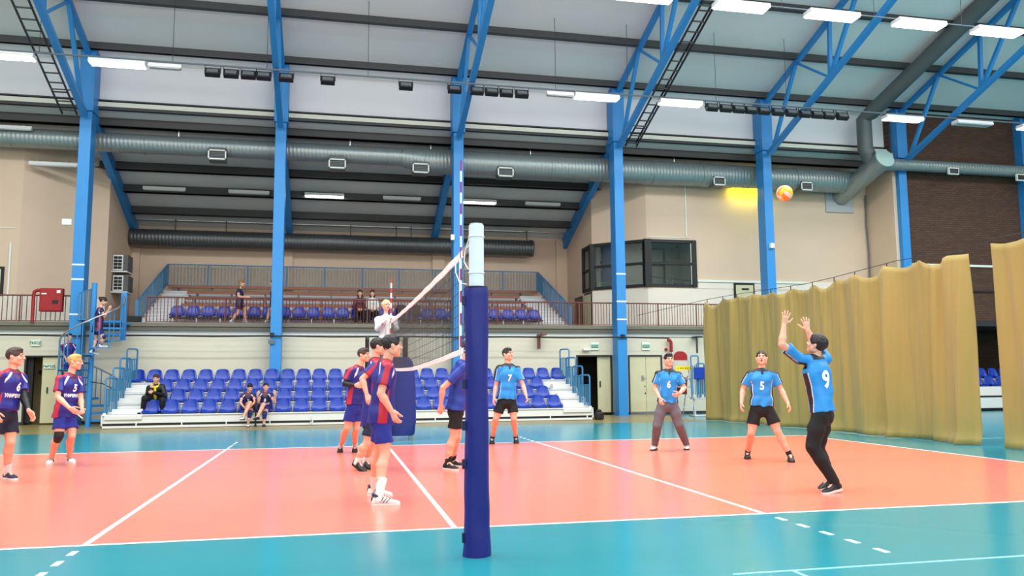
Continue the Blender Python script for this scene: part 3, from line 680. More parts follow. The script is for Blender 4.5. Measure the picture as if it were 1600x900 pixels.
# ================================================================== spiral staircase
SX, SY = -7.72, 13.31
sp = thing('spiral_staircase', 'blue steel spiral staircase rising to the gallery at the left column', 'staircase', (SX, SY, 0))
m = MB(); m.tube([(SX, SY, 0), (SX, SY, 4.05)], .075, 14); m.build('centre_pole', M['blue'], sp, smooth=True)
m = MB(); m.tube([(SX, SY, 0), (SX, SY, .02)], .16, 14); m.build('base_plate', M['blue'], sp)
SR = .82
def sang(z): return math.radians(-90+(z-1.95)/.2*29)
hr = []
for k in range(14):
    z = .2*(k+1); a0 = sang(z)-math.radians(16); a1 = sang(z)+math.radians(16)
    pt = lambda r, a: (SX+r*math.cos(a), SY+r*math.sin(a))
    m = MB(); m.prism([pt(.07, a0), pt(SR, a0), pt(SR, (a0+a1)/2), pt(SR, a1), pt(.07, a1)], z-.012, z); m.prism([pt(.07, a0), pt(SR, a0), pt(SR, a0+.03), pt(.07, a0+.25)], z-.06, z-.012); m.build('tread', M['blue'], sp)
    for f in (.2, .8):
        a = a0+(a1-a0)*f; b = pt(SR-.015, a); zz = z+.92+.2*(f-.5)
        m = MB(); m.tube([(b[0], b[1], z-.03), (b[0], b[1], zz)], .014, 6); m.build('baluster', M['blue_rail'], sp)
    for f in (0, .5): 
        a = a0+(a1-a0)*f; hr.append((SX+(SR-.015)*math.cos(a), SY+(SR-.015)*math.sin(a), z+.92+.2*(f-.5)))
m = MB(); m.tube(hr, .024, 8); m.build('handrail', M['steel'], sp, smooth=True)
gx0 = at_y(124, 480, 14.2).x; gx1 = at_y(147, 480, 14.0).x; gx2 = at_y(193, 500, 14.0).x
m = MB(); m.b2((gx1-.05, SY+.1, 2.93), (gx2+.05, 14.66, 2.99)); m.build('landing', M['blue'], sp)
m = MB(); m.b2((gx2-.07, 13.95, 2.45), (gx2+.07, 14.08, 3.86)); m.build('landing_post', M['blue'], sp)
m = MB(); m.b2((gx1-.05, 13.95, 2.95), (gx1+.05, 14.05, 4.02)); m.build('landing_post', M['blue'], sp)
m = MB(); m.tube([(gx0, 14.1, 3.82), (gx1, 14.0, 3.98)], .02, 6); m.tube([(gx0, 14.1, 3.05), (gx1, 14.0, 3.05)], .02, 6); m.build('gate_frame', M['blue_rail'], sp)
for k in range(5):
    f = (k+.5)/5; x = gx0+(gx1-gx0)*f; y = 14.1-.1*f; m = MB(); m.bar((x, y, 3.05), (x, y, 3.82+.16*f), .07, .012); m.build('gate_slat', M['greyrail'] if k in (2, 3) else M['blue_rail'], sp)
m = MB(); m.tube([(SX+.1, SY-.3, 1.25), (SX+.35, SY-.1, 1.2), (SX+.75, SY+.2, .95), (SX+.8, SY+.3, 0)], .014, 6); m.build('lower_handrail', M['dark'], sp)
q = at_y(205, 497, 15.6); m = MB(); m.b2((q.x-.12, 15.5, 3.0), (q.x+.28, 15.8, 3.28), .02); tag(m.build('black_box', M['black']), 'small black box on the gallery floor at the foot of the left aisle stair', 'box')

# ================================================================== glazed corner room
wn = structure(MB().b2((BX-.02, 17.44, WZ0), (BX+.10, 17.56, WZ1)).build('window_1', M['black']))
P0, P1, P2, P3 = Vector((BX, 18.6, 0)), Vector((BX, 17.5, 0)), Vector((10.12, 16.0, 0)), Vector((WXR, 16.0, 0))
ZT = 5.42
def wbar(a, b, z, wd=.09): 
    m = MB(); m.bar(a+Vector((0, 0, z)), b+Vector((0, 0, z)), .1, wd); m.build('frame_bar', M['black'], wn)
for a, c in ((P0, P1), (P1, P2), (P2, P3)):
    for z in (WZ0+.05, WZ1-.05): wbar(a, c, z, .11)
    wbar(a, c, ZT if a is not P0 else ZT-.05, .09)
for p_, wd in ((P0, .1), (P1, .2), (P2, .26), (P3, .18)):
    m = MB(); m.bar(p_+Vector((0, 0, WZ0)), p_+Vector((0, 0, WZ1)), wd, wd); m.build('frame_post', M['black'], wn)
mid = P2+(P3-P2)*.48; m = MB(); m.bar(mid+Vector((0, .5, WZ0)), mid+Vector((0, .5, WZ1-.25)), .06, .06); m.build('frame_post', M['black'], wn)
m = MB(); m.b2((mid.x-.9, 16.47, WZ1-.30), (mid.x+.03, 16.53, WZ1-.24)); m.b2((mid.x-.9, 16.47, ZT-.04), (mid.x+.03, 16.53, ZT+.04)); m.build('frame_bar', M['black'], wn)
for a, c in ((P0, P1), (P1, P2), (P2, P3)):
    for z0, z1 in ((WZ0+.1, ZT-.05), (ZT+.05, WZ1-.1)):
        d = (c-a).normalized(); n = Vector((-d.y, d.x, 0))*.02
        m = MB(); m.add([a+Vector((0, 0, z0))+n, c+Vector((0, 0, z0))+n, c+Vector((0, 0, z1))+n, a+Vector((0, 0, z1))+n, a+Vector((0, 0, z0))+n*1.3, c+Vector((0, 0, z0))+n*1.3, c+Vector((0, 0, z1))+n*1.3, a+Vector((0, 0, z1))+n*1.3], [(0, 1, 2, 3), (7, 6, 5, 4), (0, 4, 5, 1), (2, 6, 7, 3), (0, 3, 7, 4), (1, 5, 6, 2)])
        m.build('pane', M['glass'], wn)
pm = mat('room_paper', srgb(176, 176, 172), .8); nt = pm.node_tree
vo = nt.nodes.new('ShaderNodeTexVoronoi'); vo.inputs['Scale'].default_value = 3.2; tc = nt.nodes.new('ShaderNodeTexCoord'); nt.links.new(tc.outputs['Object'], vo.inputs['Vector'])
rp = nt.nodes.new('ShaderNodeValToRGB'); rp.color_ramp.elements[0].position = .10; rp.color_ramp.elements[0].color = srgb(60, 60, 60); rp.color_ramp.elements[1].position = .16; rp.color_ramp.elements[1].color = srgb(176, 176, 172)
nt.links.new(vo.outputs['Distance'], rp.inputs[0]); nt.links.new(rp.outputs[0], nt.nodes['Principled BSDF'].inputs['Base Color'])
structure(MB().b2((8.6, 19.3, 3.02), (13.0, 19.4, 7)).build('wall_room_back', pm))
structure(MB().b2((12.9, 16.25, 3.02), (13.0, 19.3, 7)).build('wall_room_right', mat('room_grey', srgb(170, 174, 174), .8)))
structure(MB().prism([(8.75, 19.3), (8.75, 17.7), (10.25, 16.3), (12.9, 16.3), (12.9, 19.3)], 6.7, 6.8).build('ceiling_room', mat('room_ceil', srgb(110, 112, 114), .8)))
o = MB(); o.b2((8.75, 17.75, 3.0), (9.9, 18.5, 4.88), .02); tag(o.build('cabinet', M['door']), 'low pale cabinet inside the glazed corner room', 'cabinet')
def towel(name, x, y, zt, wd, h, m_, lab):
    vs = []; fs = []; n = 24
    for i in range(n+1):
        for j in range(7):
            f = i/n; vs.append((x+wd*f+.03*j/6*math.sin(f*9), y+.05*math.sin(f*14+1)+.02*math.sin(f*31), zt-.06*math.sin(f*PI)-(h+.06*math.sin(f*7))*j/6))
    for i in range(n):
        for j in range(6): fs.append((i*7+j, (i+1)*7+j, (i+1)*7+j+1, i*7+j+1))
    o = MB().add(vs, fs).build(name, m_, None, smooth=True); md = o.modifiers.new('thick', 'SOLIDIFY'); md.thickness = .012; tag(o, lab, 'towel')
sm = mat('stripe_cloth', srgb(210, 210, 208), .8); nt = sm.node_tree; wv = nt.nodes.new('ShaderNodeTexWave'); wv.inputs['Scale'].default_value = 6; tc = nt.nodes.new('ShaderNodeTexCoord'); rp = nt.nodes.new('ShaderNodeValToRGB')
rp.color_ramp.elements[0].color = srgb(120, 120, 124); rp.color_ramp.elements[0].position = .3; rp.color_ramp.elements[1].color = srgb(225, 225, 224); rp.color_ramp.elements[1].position = .5
nt.links.new(tc.outputs['Object'], wv.inputs['Vector']); nt.links.new(wv.outputs['Fac'], rp.inputs[0]); nt.links.new(rp.outputs[0], nt.nodes['Principled BSDF'].inputs['Base Color'])
q = at_y(1033, 432, 16.9); towel('striped_towel', q.x, 16.75, q.z, .42, .55, sm, 'white striped towel hanging inside the glazed room')
q = at_y(1051, 440, 16.9); towel('blue_towel', q.x, 16.75, q.z-.05, .38, .4, mat('blue_cloth', srgb(50, 80, 140), .8), 'blue cloth hanging beside the striped towel in the glazed room')
m = MB(); m.tube([(10.2, 16.75, 5.05), (12.85, 16.75, 4.82)], .012, 6); tag(m.build('clothes_line', M['dark']), 'thin line carrying towels in the glazed room', 'line')
area('room_fill', (10.9, 17.8, 6.6), 1.2, .3, 26)  # fill light added to brighten the glazed room
# doors under the side of the room and on the right gallery
dm = structure(MB().b2((BX-.03, 18.75, 3.0), (BX, 19.75, 4.45)).build('door_4', M['dark'])); MB().b2((BX-.05, 18.82, 3.0), (BX-.03, 19.68, 4.38)).build('leaf', mat('door_brown', srgb(120, 92, 72), .6), dm)
dm = structure(MB().b2((BX-.03, 17.6, 3.0), (BX, 18.45, 4.5)).build('door_5', M['dark'])); MB().b2((BX-.05, 17.67, 3.0), (BX-.03, 18.38, 4.42)).build('leaf', M['door'], dm); MB().b2((BX-.07, 17.72, 3.6), (BX-.05, 17.78, 3.75)).build('handle', M['steel'], dm)
q0 = at_y(1146, 442, 15.98); q1 = at_y(1178, 442, 15.98)
dm = structure(MB().b2((q0.x, 15.95, 3.0), (q1.x, 16.0, q0.z)).build('door_6', M['black'])); MB().b2((q0.x+.07, 15.92, 3.0), (q1.x-.07, 15.95, q0.z-.08)).build('leaf', M['door'], dm); MB().b2((q0.x+.3, 15.90, q0.z-.27), (q0.x+.58, 15.92, q0.z-.2)).build('door_plate', M['dark'], dm)
q0 = at_y(-30, 416, 15.98); q1 = at_y(7, 416, 15.98); qz = at_y(0, 462, 15.98).z
wi = structure(MB().b2((q0.x, 15.95, qz), (q1.x, 16.0, q0.z)).build('window_2', M['black'])); MB().b2((q0.x+.08, 15.94, qz+.08), (q1.x-.08, 15.95, q0.z-.08)).build('pane', mat('pane_pale', srgb(215, 225, 190), .2), wi)
# conduits on the gallery front walls
cn = MB(); a = at_y(1073, 438, 15.97); b_ = at_y(1197, 441, 15.97); cn.b2((WXR+.12, 15.93, a.z-.05), (16.5, 16.0, a.z+.03)); a = at_y(1070, 288, 15.97); cn.b2((a.x-.02, 15.95, at_y(1070, 370, 16).z), (a.x+.02, 16.0, a.z)); a = at_y(1079, 372, 15.97); cn.b2((a.x-.012, 15.97, 3.1), (a.x+.012, 16.0, a.z)); cn.b2((10.2, 15.97, a.z-.012), (a.x, 16.0, a.z+.012))
tag(cn.build('cable_trunking', M['signwhite']), 'white cable trunking along the wall right of the glazed room', 'trunking')
cn = MB(); a = at_y(17, 380, 15.97); cn.b2((a.x-.025, 15.95, 3.6), (a.x+.025, 16.0, a.z)); cn.b2((-13, 15.98, at_y(20, 356, 16).z-.01), (-10.8, 16.0, at_y(20, 356, 16).z+.01)); tag(cn.build('cable_trunking', M['signwhite']), 'white vertical conduit on the wall at the left frame edge', 'trunking')
cn = MB(); a = at_y(1355, 300, 15.95); cn.tube([(19.27, 15.9, 8.3), (19.25, 15.92, 7.2), (19.28, 15.9, 6), (19.25, 15.9, 4.6), (19.3, 15.7, 4.2), (19.3, 15.0, 4.0)], .03, 6); tag(cn.build('wall_cable', M['greyrail']), 'dark cable hanging down the wall corner behind the curtain', 'cable')

# air conditioners on the left side wall
for v, lab in ((411, 'upper white outdoor air conditioner on the gallery side wall'), (443, 'lower white outdoor air conditioner on the gallery side wall')):
    q = at_y(184, v, 18.3); z = q.z
    t = thing('air_conditioner', lab, 'air conditioner', (q.x, 18.4, z), 'air conditioners on the side wall')
    x0, x1 = -BX+.02, q.x+.35
    m = MB(); m.b2((q.x-.16, 18.2, z-.28), (x1, 18.9, z+.28), .02); m.build('case', M['acgrey'], t)
    m = MB(); m.b2((q.x-.13, 18.16, z-.27), (q.x+.20, 18.2, z+.27), .012); m.build('front_frame', M['white'], t)
    for i in range(4):
        for j in range(2):
            m = MB(); m.b2((q.x-.09+j*.135, 18.145, z-.22+i*.115), (q.x+.03+j*.135, 18.16, z-.13+i*.115)); m.build('slot', M['black'], t)
    m = MB(); m.b2((-BX, 18.15, z-.33), (x1, 18.95, z-.285)); m.build('bracket', M['white'], t)
# fire hose cabinet
q0 = at_y(63, 450, 14.55); q1 = at_y(97, 487, 14.55); t = thing('fire_hose_cabinet', 'red fire hose cabinet with red pipe hanging on the left gallery railing', 'cabinet', (q0.x, 14.6, 3))
m = MB(); m.b2((q0.x, 14.50, q1.z), (q1.x, 14.70, q0.z), .02); m.build('case', M['red'], t)
m = MB(); m.b2((q0.x+.03, 14.485, q1.z+.03), (q1.x-.03, 14.50, q0.z-.03), .005); m.build('door', M['red'], t)
m = MB(); m.b2((q1.x-.15, 14.475, q0.z-.15), (q1.x-.05, 14.485, q0.z-.06)); m.build('warning_label', M['signwhite'], t)
m = MB(); m.b2((q0.x+.06, 14.475, q0.z-.19), (q0.x+.2, 14.485, q0.z-.155)); m.build('paper_label', M['signwhite'], t)
m = MB(); m.b2((q0.x+.36, 14.475, q0.z-.47), (q1.x-.1, 14.485, q0.z-.36)); m.build('viewing_slot', M['black'], t)
m = MB(); pz = at_y(50, 453, 14.55).z; px_ = at_y(50.5, 480, 14.55).x; m.tube([(q0.x, 14.6, pz), (px_+.1, 14.6, pz), (px_+.02, 14.6, pz-.04), (px_, 14.6, pz-.14), (px_, 14.6, 3.0)], .05, 10); m.build('pipe', M['red'], t, smooth=True)

# cable line, brackets and boxes on the lower wall
cy = 14.13; pts = [(x, cy, 2.59+.012*math.sin(x*1.7)) for x in np.arange(-20, 10.3, .7)]
m = MB(); m.tube(pts, .022, 6); tag(m.build('black_cable', M['black']), 'long black cable strung across the columns below the gallery', 'cable')
for u in (425, 973):
    X = at_y(u, 521, 14.15).x; m = MB(); m.b2((X-.06, 14.1, 2.60), (X+.06, 14.2, 2.70)); tag(m.build('cable_clamp', M['black']), 'black cable clamp on the column %s' % ('left of the net' if u < 600 else 'right of the net'), 'clamp', 'cable clamps')
X = at_y(424, 535, 14.15).x; m = MB(); m.b2((X-.09, 14.13, 2.36), (X+.09, 14.2, 2.49)); tag(m.build('socket_box', M['greyrail']), 'small grey socket box on the column behind the blue seats', 'box')
a = at_y(842, 525, 14.7); m = MB(); m.b2((a.x-.03, 14.6, a.z-.42), (a.x+.03, 14.83, a.z)); m.b2((a.x-.05, 14.1, a.z), (a.x+.12, 14.83, a.z+.05)); tag(m.build('cable_bracket', M['rust']), 'brown cable bracket on the wall above the right end of the seats', 'bracket')
a = at_y(1088, 527, 14.5); m = MB(); m.b2((a.x-.025, 14.45, a.z-.55), (a.x+.025, 14.5, a.z+.03)); m.b2((a.x-.025, 14.45, a.z), (a.x+.22, 14.86, a.z+.04)); tag(m.build('cable_bracket', M['dark']), 'dark angled cable bracket next to the curtain', 'bracket')
def sign(name, u0, v0, u1, v1, lab, y=14.8, txt=None, m2=None):
    a = at_y(u0, v0, y); c = at_y(u1, v1, y); t = thing(name, lab, 'sign', ((a.x+c.x)/2, y, c.z))
    m = MB(); m.b2((a.x, y, c.z), (c.x, y+.04, a.z), .004); m.build('panel', M['signwhite'], t)
    if txt: text_obj('lettering', txt, (a.z-c.z)*.62, m2 or M['green'], ((a.x+c.x)/2, y-.004, (a.z+c.z)/2), (1, 0, 0), (0, 0, 1), t, .001, bold=.004, sx=min(1.0, (c.x-a.x)/((a.z-c.z)*.62*.66*max(1, len(txt)))))
    return t
s1 = sign('exit_sign', 48, 531, 63, 541, 'white exit sign with green lettering above the left doorway', txt='ВЫХОД')
s2 = sign('exit_sign', 68, 569, 85, 576, 'green lettered sign on the cream door leaf at left', 14.795, 'ВЫХОД')
for (u, lab) in ((923, 'white exit sign with green lettering above the open doorway'), (1003, 'white exit sign with green lettering above the double door')):
    t = sign('exit_sign', u, 535, u+13, 547, lab); a = at_y(u+1, 538.5, 14.79); c = at_y(u+12, 543.5, 14.79)
    m = MB(); m.b2((a.x, 14.785, c.z), (c.x, 14.80, a.z)); m.build('green_field', M['green'], t); text_obj('lettering', 'ВЫХОД', (a.z-c.z)*.7, M['signwhite'], ((a.x+c.x)/2, 14.78, (a.z+c.z)/2), (1, 0, 0), (0, 0, 1), t, .001, sx=.75)
a = at_y(910, 544, 14.8); c = at_y(922, 548, 14.8); m = MB(); m.b2((a.x, 14.7, c.z), (c.x, 14.85, a.z), .02); tag(m.build('emergency_light', M['white']), 'small white emergency light left of the exit sign over the open doorway', 'light')
m = MB(); a = at_y(1041, 546, 14.8); m.tube([(a.x, 14.85, a.z), (a.x, 14.78, a.z)], .05, 14); m.tube([(a.x, 14.79, a.z), (a.x, 14.74, a.z)], .02, 8); tag(m.build('alarm_bell', M['red']), 'round red alarm bell right of the double door', 'bell')
m = MB(); a = at_y(1047, 532, 14.7); m.tube([(a.x-.1, 14.7, a.z), (a.x, 14.7, a.z), (a.x+.03, 14.7, a.z-.05), (a.x+.03, 14.7, 0)], .055, 10); tag(m.build('fire_pipe', M['red'], None, smooth=True), 'red fire pipe on the wall beside the double door', 'pipe')
# small devices on columns
def dev(name, u, v, y, sx, sz, lab, cat, m_=None):
    a = at_y(u, v, y); m = MB(); m.b2((a.x-sx/2, y-.06, a.z-sz/2), (a.x+sx/2, y+.06, a.z+sz/2), .01); tag(m.build(name, m_ or M['signwhite']), lab, cat)
dev('security_camera', 105, 347, 14.14, .26, .18, 'white camera box on the spiral staircase column', 'camera')
dev('junction_box', 131, 376, 14.3, .08, .28, 'narrow white box on the right face of the spiral staircase column', 'box')
dev('security_camera', 1206, 384, 14.14, .16, .18, 'small white camera box on the column behind the curtain', 'camera')
dev('wall_box', 707, 371, 14.14, .12, .18, 'small pale box on the column behind the net antenna', 'box')
# seats and stand under the brick wall on the right
t = thing('bleacher', 'white stepped bleacher in the dark recess seen through the curtain gap', 'bleacher', (22, 12.2, 0))
for k in range(3):
    m = MB(); ty0 = (13.1, 13.9, 14.5)[k]; tz0 = (.05, .46, .86)[k]; m.b2((19.6, ty0, tz0), (29, ty0+.62, (.45, .84, 1.135)[k])); m.build('tier', M['tread'], t)
    m = MB(); m.b2((19.6, ty0-.02, tz0-.01), (29, ty0, tz0+.05)); m.build('gap_shade_strip', M['black'], t)  # shade at the foot of each tier, put in as black
for k in range(2):
    q = at_y(1532, 600, 14.2+.60*k); q.z = (.84, 1.135)[k]
    for i in range(5): place_seat(q.x-1.0+.5*i+.2*k, q.y, q.z, 'blue plastic seat in the dark recess, %s in the %s' % (nth(i, 5), ['front row', 'rear row'][k]), 'blue seats in the recess')

# ================================================================== umpire stand and gear beside the curtain
UX, UY = 8.95, 13.2
q = at_y(1066, 640, 13.2); UX = q.x
t = thing('umpire_chair', 'folded aluminium umpire chair with rounded red backrest beside the curtain', 'chair', (UX, UY, 0))
def zpx(v): return at_y(1066, v, UY).z
for dx in (-.27, .27):
    m = MB(); m.tube([(UX+dx*1.25, UY-.3, 0), (UX+dx, UY, 1.4), (UX+dx, UY+.05, zpx(550))], .022, 8); m.build('leg', M['alu'], t)
    m = MB(); m.tube([(UX+dx*1.25, UY+.7, 0), (UX+dx, UY+.1, 1.3)], .02, 8); m.build('leg', M['alu'], t)
for z in (.3, .62, .95, 1.2):
    m = MB(); m.bar((UX-.3, UY-.22+z*.15, z), (UX+.3, UY-.22+z*.15, z), .07, .03); m.build('step', M['alu'], t)
m = MB(); w2 = at_y(1075, 556, UY).x-at_y(1055, 556, UY).x; zc0, zc1 = zpx(563), zpx(549)
m.extr([(UX-w2/2, UY, zc0), (UX+w2/2, UY, zc0), (UX+w2/2, UY, zc0+.16), (UX+w2/2-.05, UY, zc1-.05), (UX+w2/2-.15, UY, zc1), (UX-w2/2+.15, UY, zc1), (UX-w2/2+.05, UY, zc1-.05), (UX-w2/2, UY, zc0+.16)], (0, .05, 0)); m.build('backrest', M['red'], t)
m = MB(); m.bar((UX-.36, UY, zpx(564)), (UX+.36, UY, zpx(564)), .03, .03); m.tube([(UX-.36, UY, zpx(564)), (UX-.36, UY, zpx(550))], .014, 6); m.tube([(UX+.36, UY, zpx(564)), (UX+.36, UY, zpx(550))], .014, 6); m.build('arm_bar', M['alu'], t)
m = MB(); m.b2((UX-.24, UY-.02, zpx(616)), (UX+.18, UY+.02, zpx(590)), .01); m.build('folded_seat', mat('maroon', srgb(96, 24, 32), .6), t)
a = at_y(1055, 572, UY-.1); c = at_y(1083, 578.5, UY-.1); s_ = thing('yellow_sign', 'yellow sign plate hung on the umpire chair', 'sign', ((a.x+c.x)/2, UY-.1, c.z))
m = MB(); m.b2((a.x, UY-.11, c.z), (c.x, UY-.09, a.z)); m.build('panel', M['yellow'], s_)
for k, wd in enumerate((.05, .09, .06, .1, .05, .08)):
    x = a.x+.08+k*.085; m = MB(); m.b2((x, UY-.114, c.z+.055), (x+wd*.6, UY-.11, c.z+.085)); m.build('text_mark', M['rust'], s_)
q = at_y(1090, 600, 13.0); t = thing('rail_stack', 'spare blue bleacher rails leaning beside the curtain', 'railing', (q.x, 13, 0))
for k, (dx, hh) in enumerate(((-.13, 1.95), (.12, 1.7), (.30, 1.5))):
    x = q.x+dx; y = 12.9+.12*k; m = MB(); m.tube([(x-.13, y, .6), (x-.13, y, hh-.03), (x-.10, y, hh), (x+.10, y, hh), (x+.13, y, hh-.03), (x+.13, y, .6)], .024, 8); m.build('frame_tube', M['blue_rail'], t, smooth=True)
    for j in range(3): m = MB(); m.bar((x-.08+.08*j, y, .7), (x-.08+.08*j, y, hh-.3), .03, .012); m.build('slat', M['blue_panel'], t)
m = MB(); m.b2((q.x-.2, 12.85, 0), (q.x+.5, 13.3, .04), .01); m.b2((q.x-.18, 12.9, .55), (q.x+.5, 13.25, .6), .01); m.b2((q.x-.16, 13.0, .04), (q.x-.11, 13.05, .55)); m.b2((q.x+.4, 13.0, .04), (q.x+.45, 13.05, .55)); m.build('base', M['alu'], t)
a = at_y(1095, 583, 12.75); m = MB(); m.b2((a.x-.2, 12.82, a.z-.2), (a.x+.2, 12.88, a.z+.2), .02); tag(m.build('blue_board', M['seat']), 'blue plastic board hung on the spare rails by the curtain', 'board')
m = MB(); q = at_y(919, 655, 11.95); m.b2((6.74, 11.98, 0), (7.0, 12.22, .24), .05); m.b2((6.79, 12.02, .22), (6.93, 12.18, .31), .03); tag(m.build('black_bag', M['black']), 'black bag on the floor at the right end of the white bleacher', 'bag')

# ================================================================== curtains
cm = mat('curtain_cloth', srgb(160, 138, 74), .75, noise=.08, nscale=1.3, bump=.12, bscale=4)
b = cm.node_tree.nodes['Principled BSDF']; b.inputs['Sheen Weight'].default_value = .15
b.inputs['Transmission Weight'].default_value = 0
def curtain(name, top_px, xf, lab, y_end, seed):
    rng = np.random.default_rng(seed)
    ty = []; tz_ = []
    for u, v in top_px:
        y = 5.0
        for _ in range(12): q = at_x(u, v, xf(y)); y = q.y
        ty.append(q.y); tz_.append(q.z)
    ty = np.array(ty); tz_ = np.array(tz_); o_ = np.argsort(ty); ty = ty[o_]; tz_ = tz_[o_]
    ya, yb = ty.max(), y_end
    n = int(abs(ya-yb)/.024); R = 30; vs = []; fs = []
    ys = np.linspace(ya, yb, n+1); dy = abs(ya-yb)/n
    # folds: bumps of random width, height and sharpness, some hanging only from the top, some only flaring below
    bumps = []; y = ya+.2
    while y > yb-.3:
        wd = rng.uniform(.10, .40); bumps.append((y, wd, rng.choice([-1, 1])*rng.uniform(.05, .19), rng.uniform(-.25, .25), rng.uniform(.25, 1.0), rng.uniform(.35, 1.0))); y -= wd*rng.uniform(.7, 1.6)
    hooks = np.arange(ya, yb, -.83)+rng.uniform(-.12, .12, len(np.arange(ya, yb, -.83)))
    sag = rng.uniform(.03, .17, len(hooks)+1)
    for i in range(n+1):
        y = ys[i]; zt = np.interp(y, ty, tz_)
        k = np.searchsorted(-hooks, -y); h0 = hooks[max(k-1, 0)]; h1 = hooks[min(k, len(hooks)-1)]; f_ = 0 if h0 == h1 else (y-h0)/(h1-h0); zt2 = zt-.02-sag[k]*(4*f_*(1-f_))**1.5 if 0 <= f_ <= 1 else zt-.02
        for j in range(R+1):
            f = j/R; z = zt2*(1-f)+.012*f; x = xf(y)
            for (by, wd, a, sl, t0, t1) in bumps:
                dd = (y-by-sl*f)/wd
                if abs(dd) < 2.2: x += a*math.exp(-dd*dd*1.6)*(t0*(1-f)+t1*f)*(1-.35*math.exp(-f*9))
            x += .008*math.sin(y*21+f*5)+.006*math.sin(y*47-f*9)
            if f > .92: x -= .10*((f-.92)/.08)**2*(.5+.5*math.sin(y*3.1+seed))
            vs.append((x, y+.02*math.sin(y*9+5*f)*f, z))
    W = R+1
    for i in range(n):
        for j in range(R): fs.append((i*W+j, (i+1)*W+j, (i+1)*W+j+1, i*W+j+1))
    t = thing(name, lab, 'curtain', (xf(ya), ya, 0), 'hall divider curtains')
    o = MB().add(vs, fs).build('cloth', cm, t, smooth=True); md = o.modifiers.new('thick', 'SOLIDIFY'); md.thickness = .006
    for y in hooks:
        m = MB(); m.tube([(xf(y), y, np.interp(y, ty, tz_)-.06), (xf(y), y, np.interp(y, ty, tz_)+.04)], .012, 5); m.build('hook', M['dark'], t)
    return ty, tz_
xf = lambda y: 9.95+.06*(10.9-y) if y < 10.9 else 9.95
ty, tz_ = curtain('curtain', [(1106, 470), (1140, 464), (1200, 455), (1260, 446), (1300, 437), (1350, 424), (1400, 411), (1450, 402), (1506, 396)], xf, 'long olive yellow divider curtain hanging behind the right half of the court', 1.17, 3)
ty2, tz2 = curtain('curtain', [(1546, 378), (1600, 368), (1700, 352), (1850, 330)], lambda y: 10.45+.03*(1-y), 'yellow divider curtain cut by the right frame edge', -3.0, 8)
m = MB(); pts = [(xf(y)-.0, y, z+.045) for y, z in zip(ty[::-1], tz_[::-1])]; pts = [(9.2, 14.8, pts[0][2]-.2)]+pts+[(10.45, y, z+.045) for y, z in zip(ty2[::-1], tz2[::-1])]; m.tube(pts, .007, 6); tag(m.build('curtain_wire', M['dark']), 'thin wire the divider curtains hang from', 'wire')

# ================================================================== net, posts, antennas
NX = .045
PY = -5.59
zt = at_y(740, 352, PY).z; zp = at_y(741, 449, PY).z
t = thing('net_post', 'silver volleyball net post wrapped in a navy pad in the foreground', 'post', (0, PY, 0))
m = MB(); m.tube([(0, PY, 0), (0, PY, zt)], .0575, 28); m.build('tube', mat('post_silver', srgb(226, 227, 236), .5), t, smooth=True)
m = MB(); m.tube([(0, PY, zt), (0, PY, zt+.012)], .05, 20); m.build('cap', M['alu'], t)
rp_ = [(0, .108), (.03, .106), (.10, .100), (.22, .094), (.6, .090), (1.2, .0885), (1.7, .0895), (zp-.02, .091), (zp, .086)]
vs = []; fs = []; n = 40
zs = np.linspace(0, zp, 60)
for i, z in enumerate(zs):
    r = np.interp(z, [a for a, _ in rp_], [c for _, c in rp_])
    for j in range(n):
        an = 2*PI*j/n; rr = r+.0025*math.sin(an*2+z*4)+.003*math.sin(z*23+an)*math.exp(-z*3)+.0018*math.sin(z*9+3*an)
        vs.append((rr*math.cos(an), PY+rr*math.sin(an), z))
for i in range(len(zs)-1):
    for j in range(n): fs.append((i*n+j, i*n+(j+1) % n, (i+1)*n+(j+1) % n, (i+1)*n+j))
fs.append(tuple((len(zs)-1)*n+j for j in range(n)))
MB().add(vs, fs).build('pad', M['pad'], t, smooth=True)
m = MB(); m.tube([(.0, PY, zp-.01), (.0, PY, zp+.004)], .087, 32); m.build('pad_rim', M['padseam'], t)
for v in (470, 600, 665, 725, 840):
    z = at_y(722, v, PY).z; m = MB(); m.b2((-.112, PY-.03, z-.035), (-.08, PY+.01, z+.035), .004); m.build('strap_tab', M['padseam'], t)
for v in (370, 427):
    z = at_y(740, v, PY).z; m = MB(); m.tube([(.061*math.cos(a), PY+.061*math.sin(a), z+.002*math.sin(a)) for a in np.linspace(0, 2*PI, 25)], .004, 6); m.build('cord_ring', M['band'], t)
zr1 = at_y(740, 370, PY).z
m = MB(); m.tube([(-.05, PY+.04, zr1), (-.07, PY+.12, zr1-.10), (-.075, PY+.12, zr1-.18), (-.06, PY+.05, zr1-.24), (-.04, PY-.04, zr1-.27)], .004, 6); m.build('loose_cord', M['band'], t)
m = MB(); m.tube([(-.09, PY+.5, 2.3), (-.10, PY+.4, 2.16), (-.09, PY+.25, 2.06), (-.06, PY+.08, 2.03)], .004, 6); m.build('loose_cord', M['band'], t)
NZ1, NZ0 = 2.44, 1.46
t = thing('volleyball_net', 'volleyball net with white bands stretched across the court', 'net', (NX, 0, 1.4))
def topz(y): return NZ1-.03*(1-(y/4.7)**2)
def botz(y): return NZ0+.06*max(0, -(y)/4.7)-.05*(1-(y/4.7)**2)
ys = np.linspace(-4.72, 4.72, 60)
def band(name, zf, h):
    vs = []; fs = []
    for i, y in enumerate(ys):
        z = zf(y); 
        for dx in (-.006, .006):
            for dz in (-h, 0): vs.append((NX+dx+.004*math.sin(i*.9), y, z+dz))
    for i in range(len(ys)-1):
        a = i*4; b = a+4
        for p_, q_ in ((0, 1), (1, 3), (3, 2), (2, 0)): fs.append((a+p_, a+q_, b+q_, b+p_))
    MB().add(vs, fs).build(name, M['band'], t)
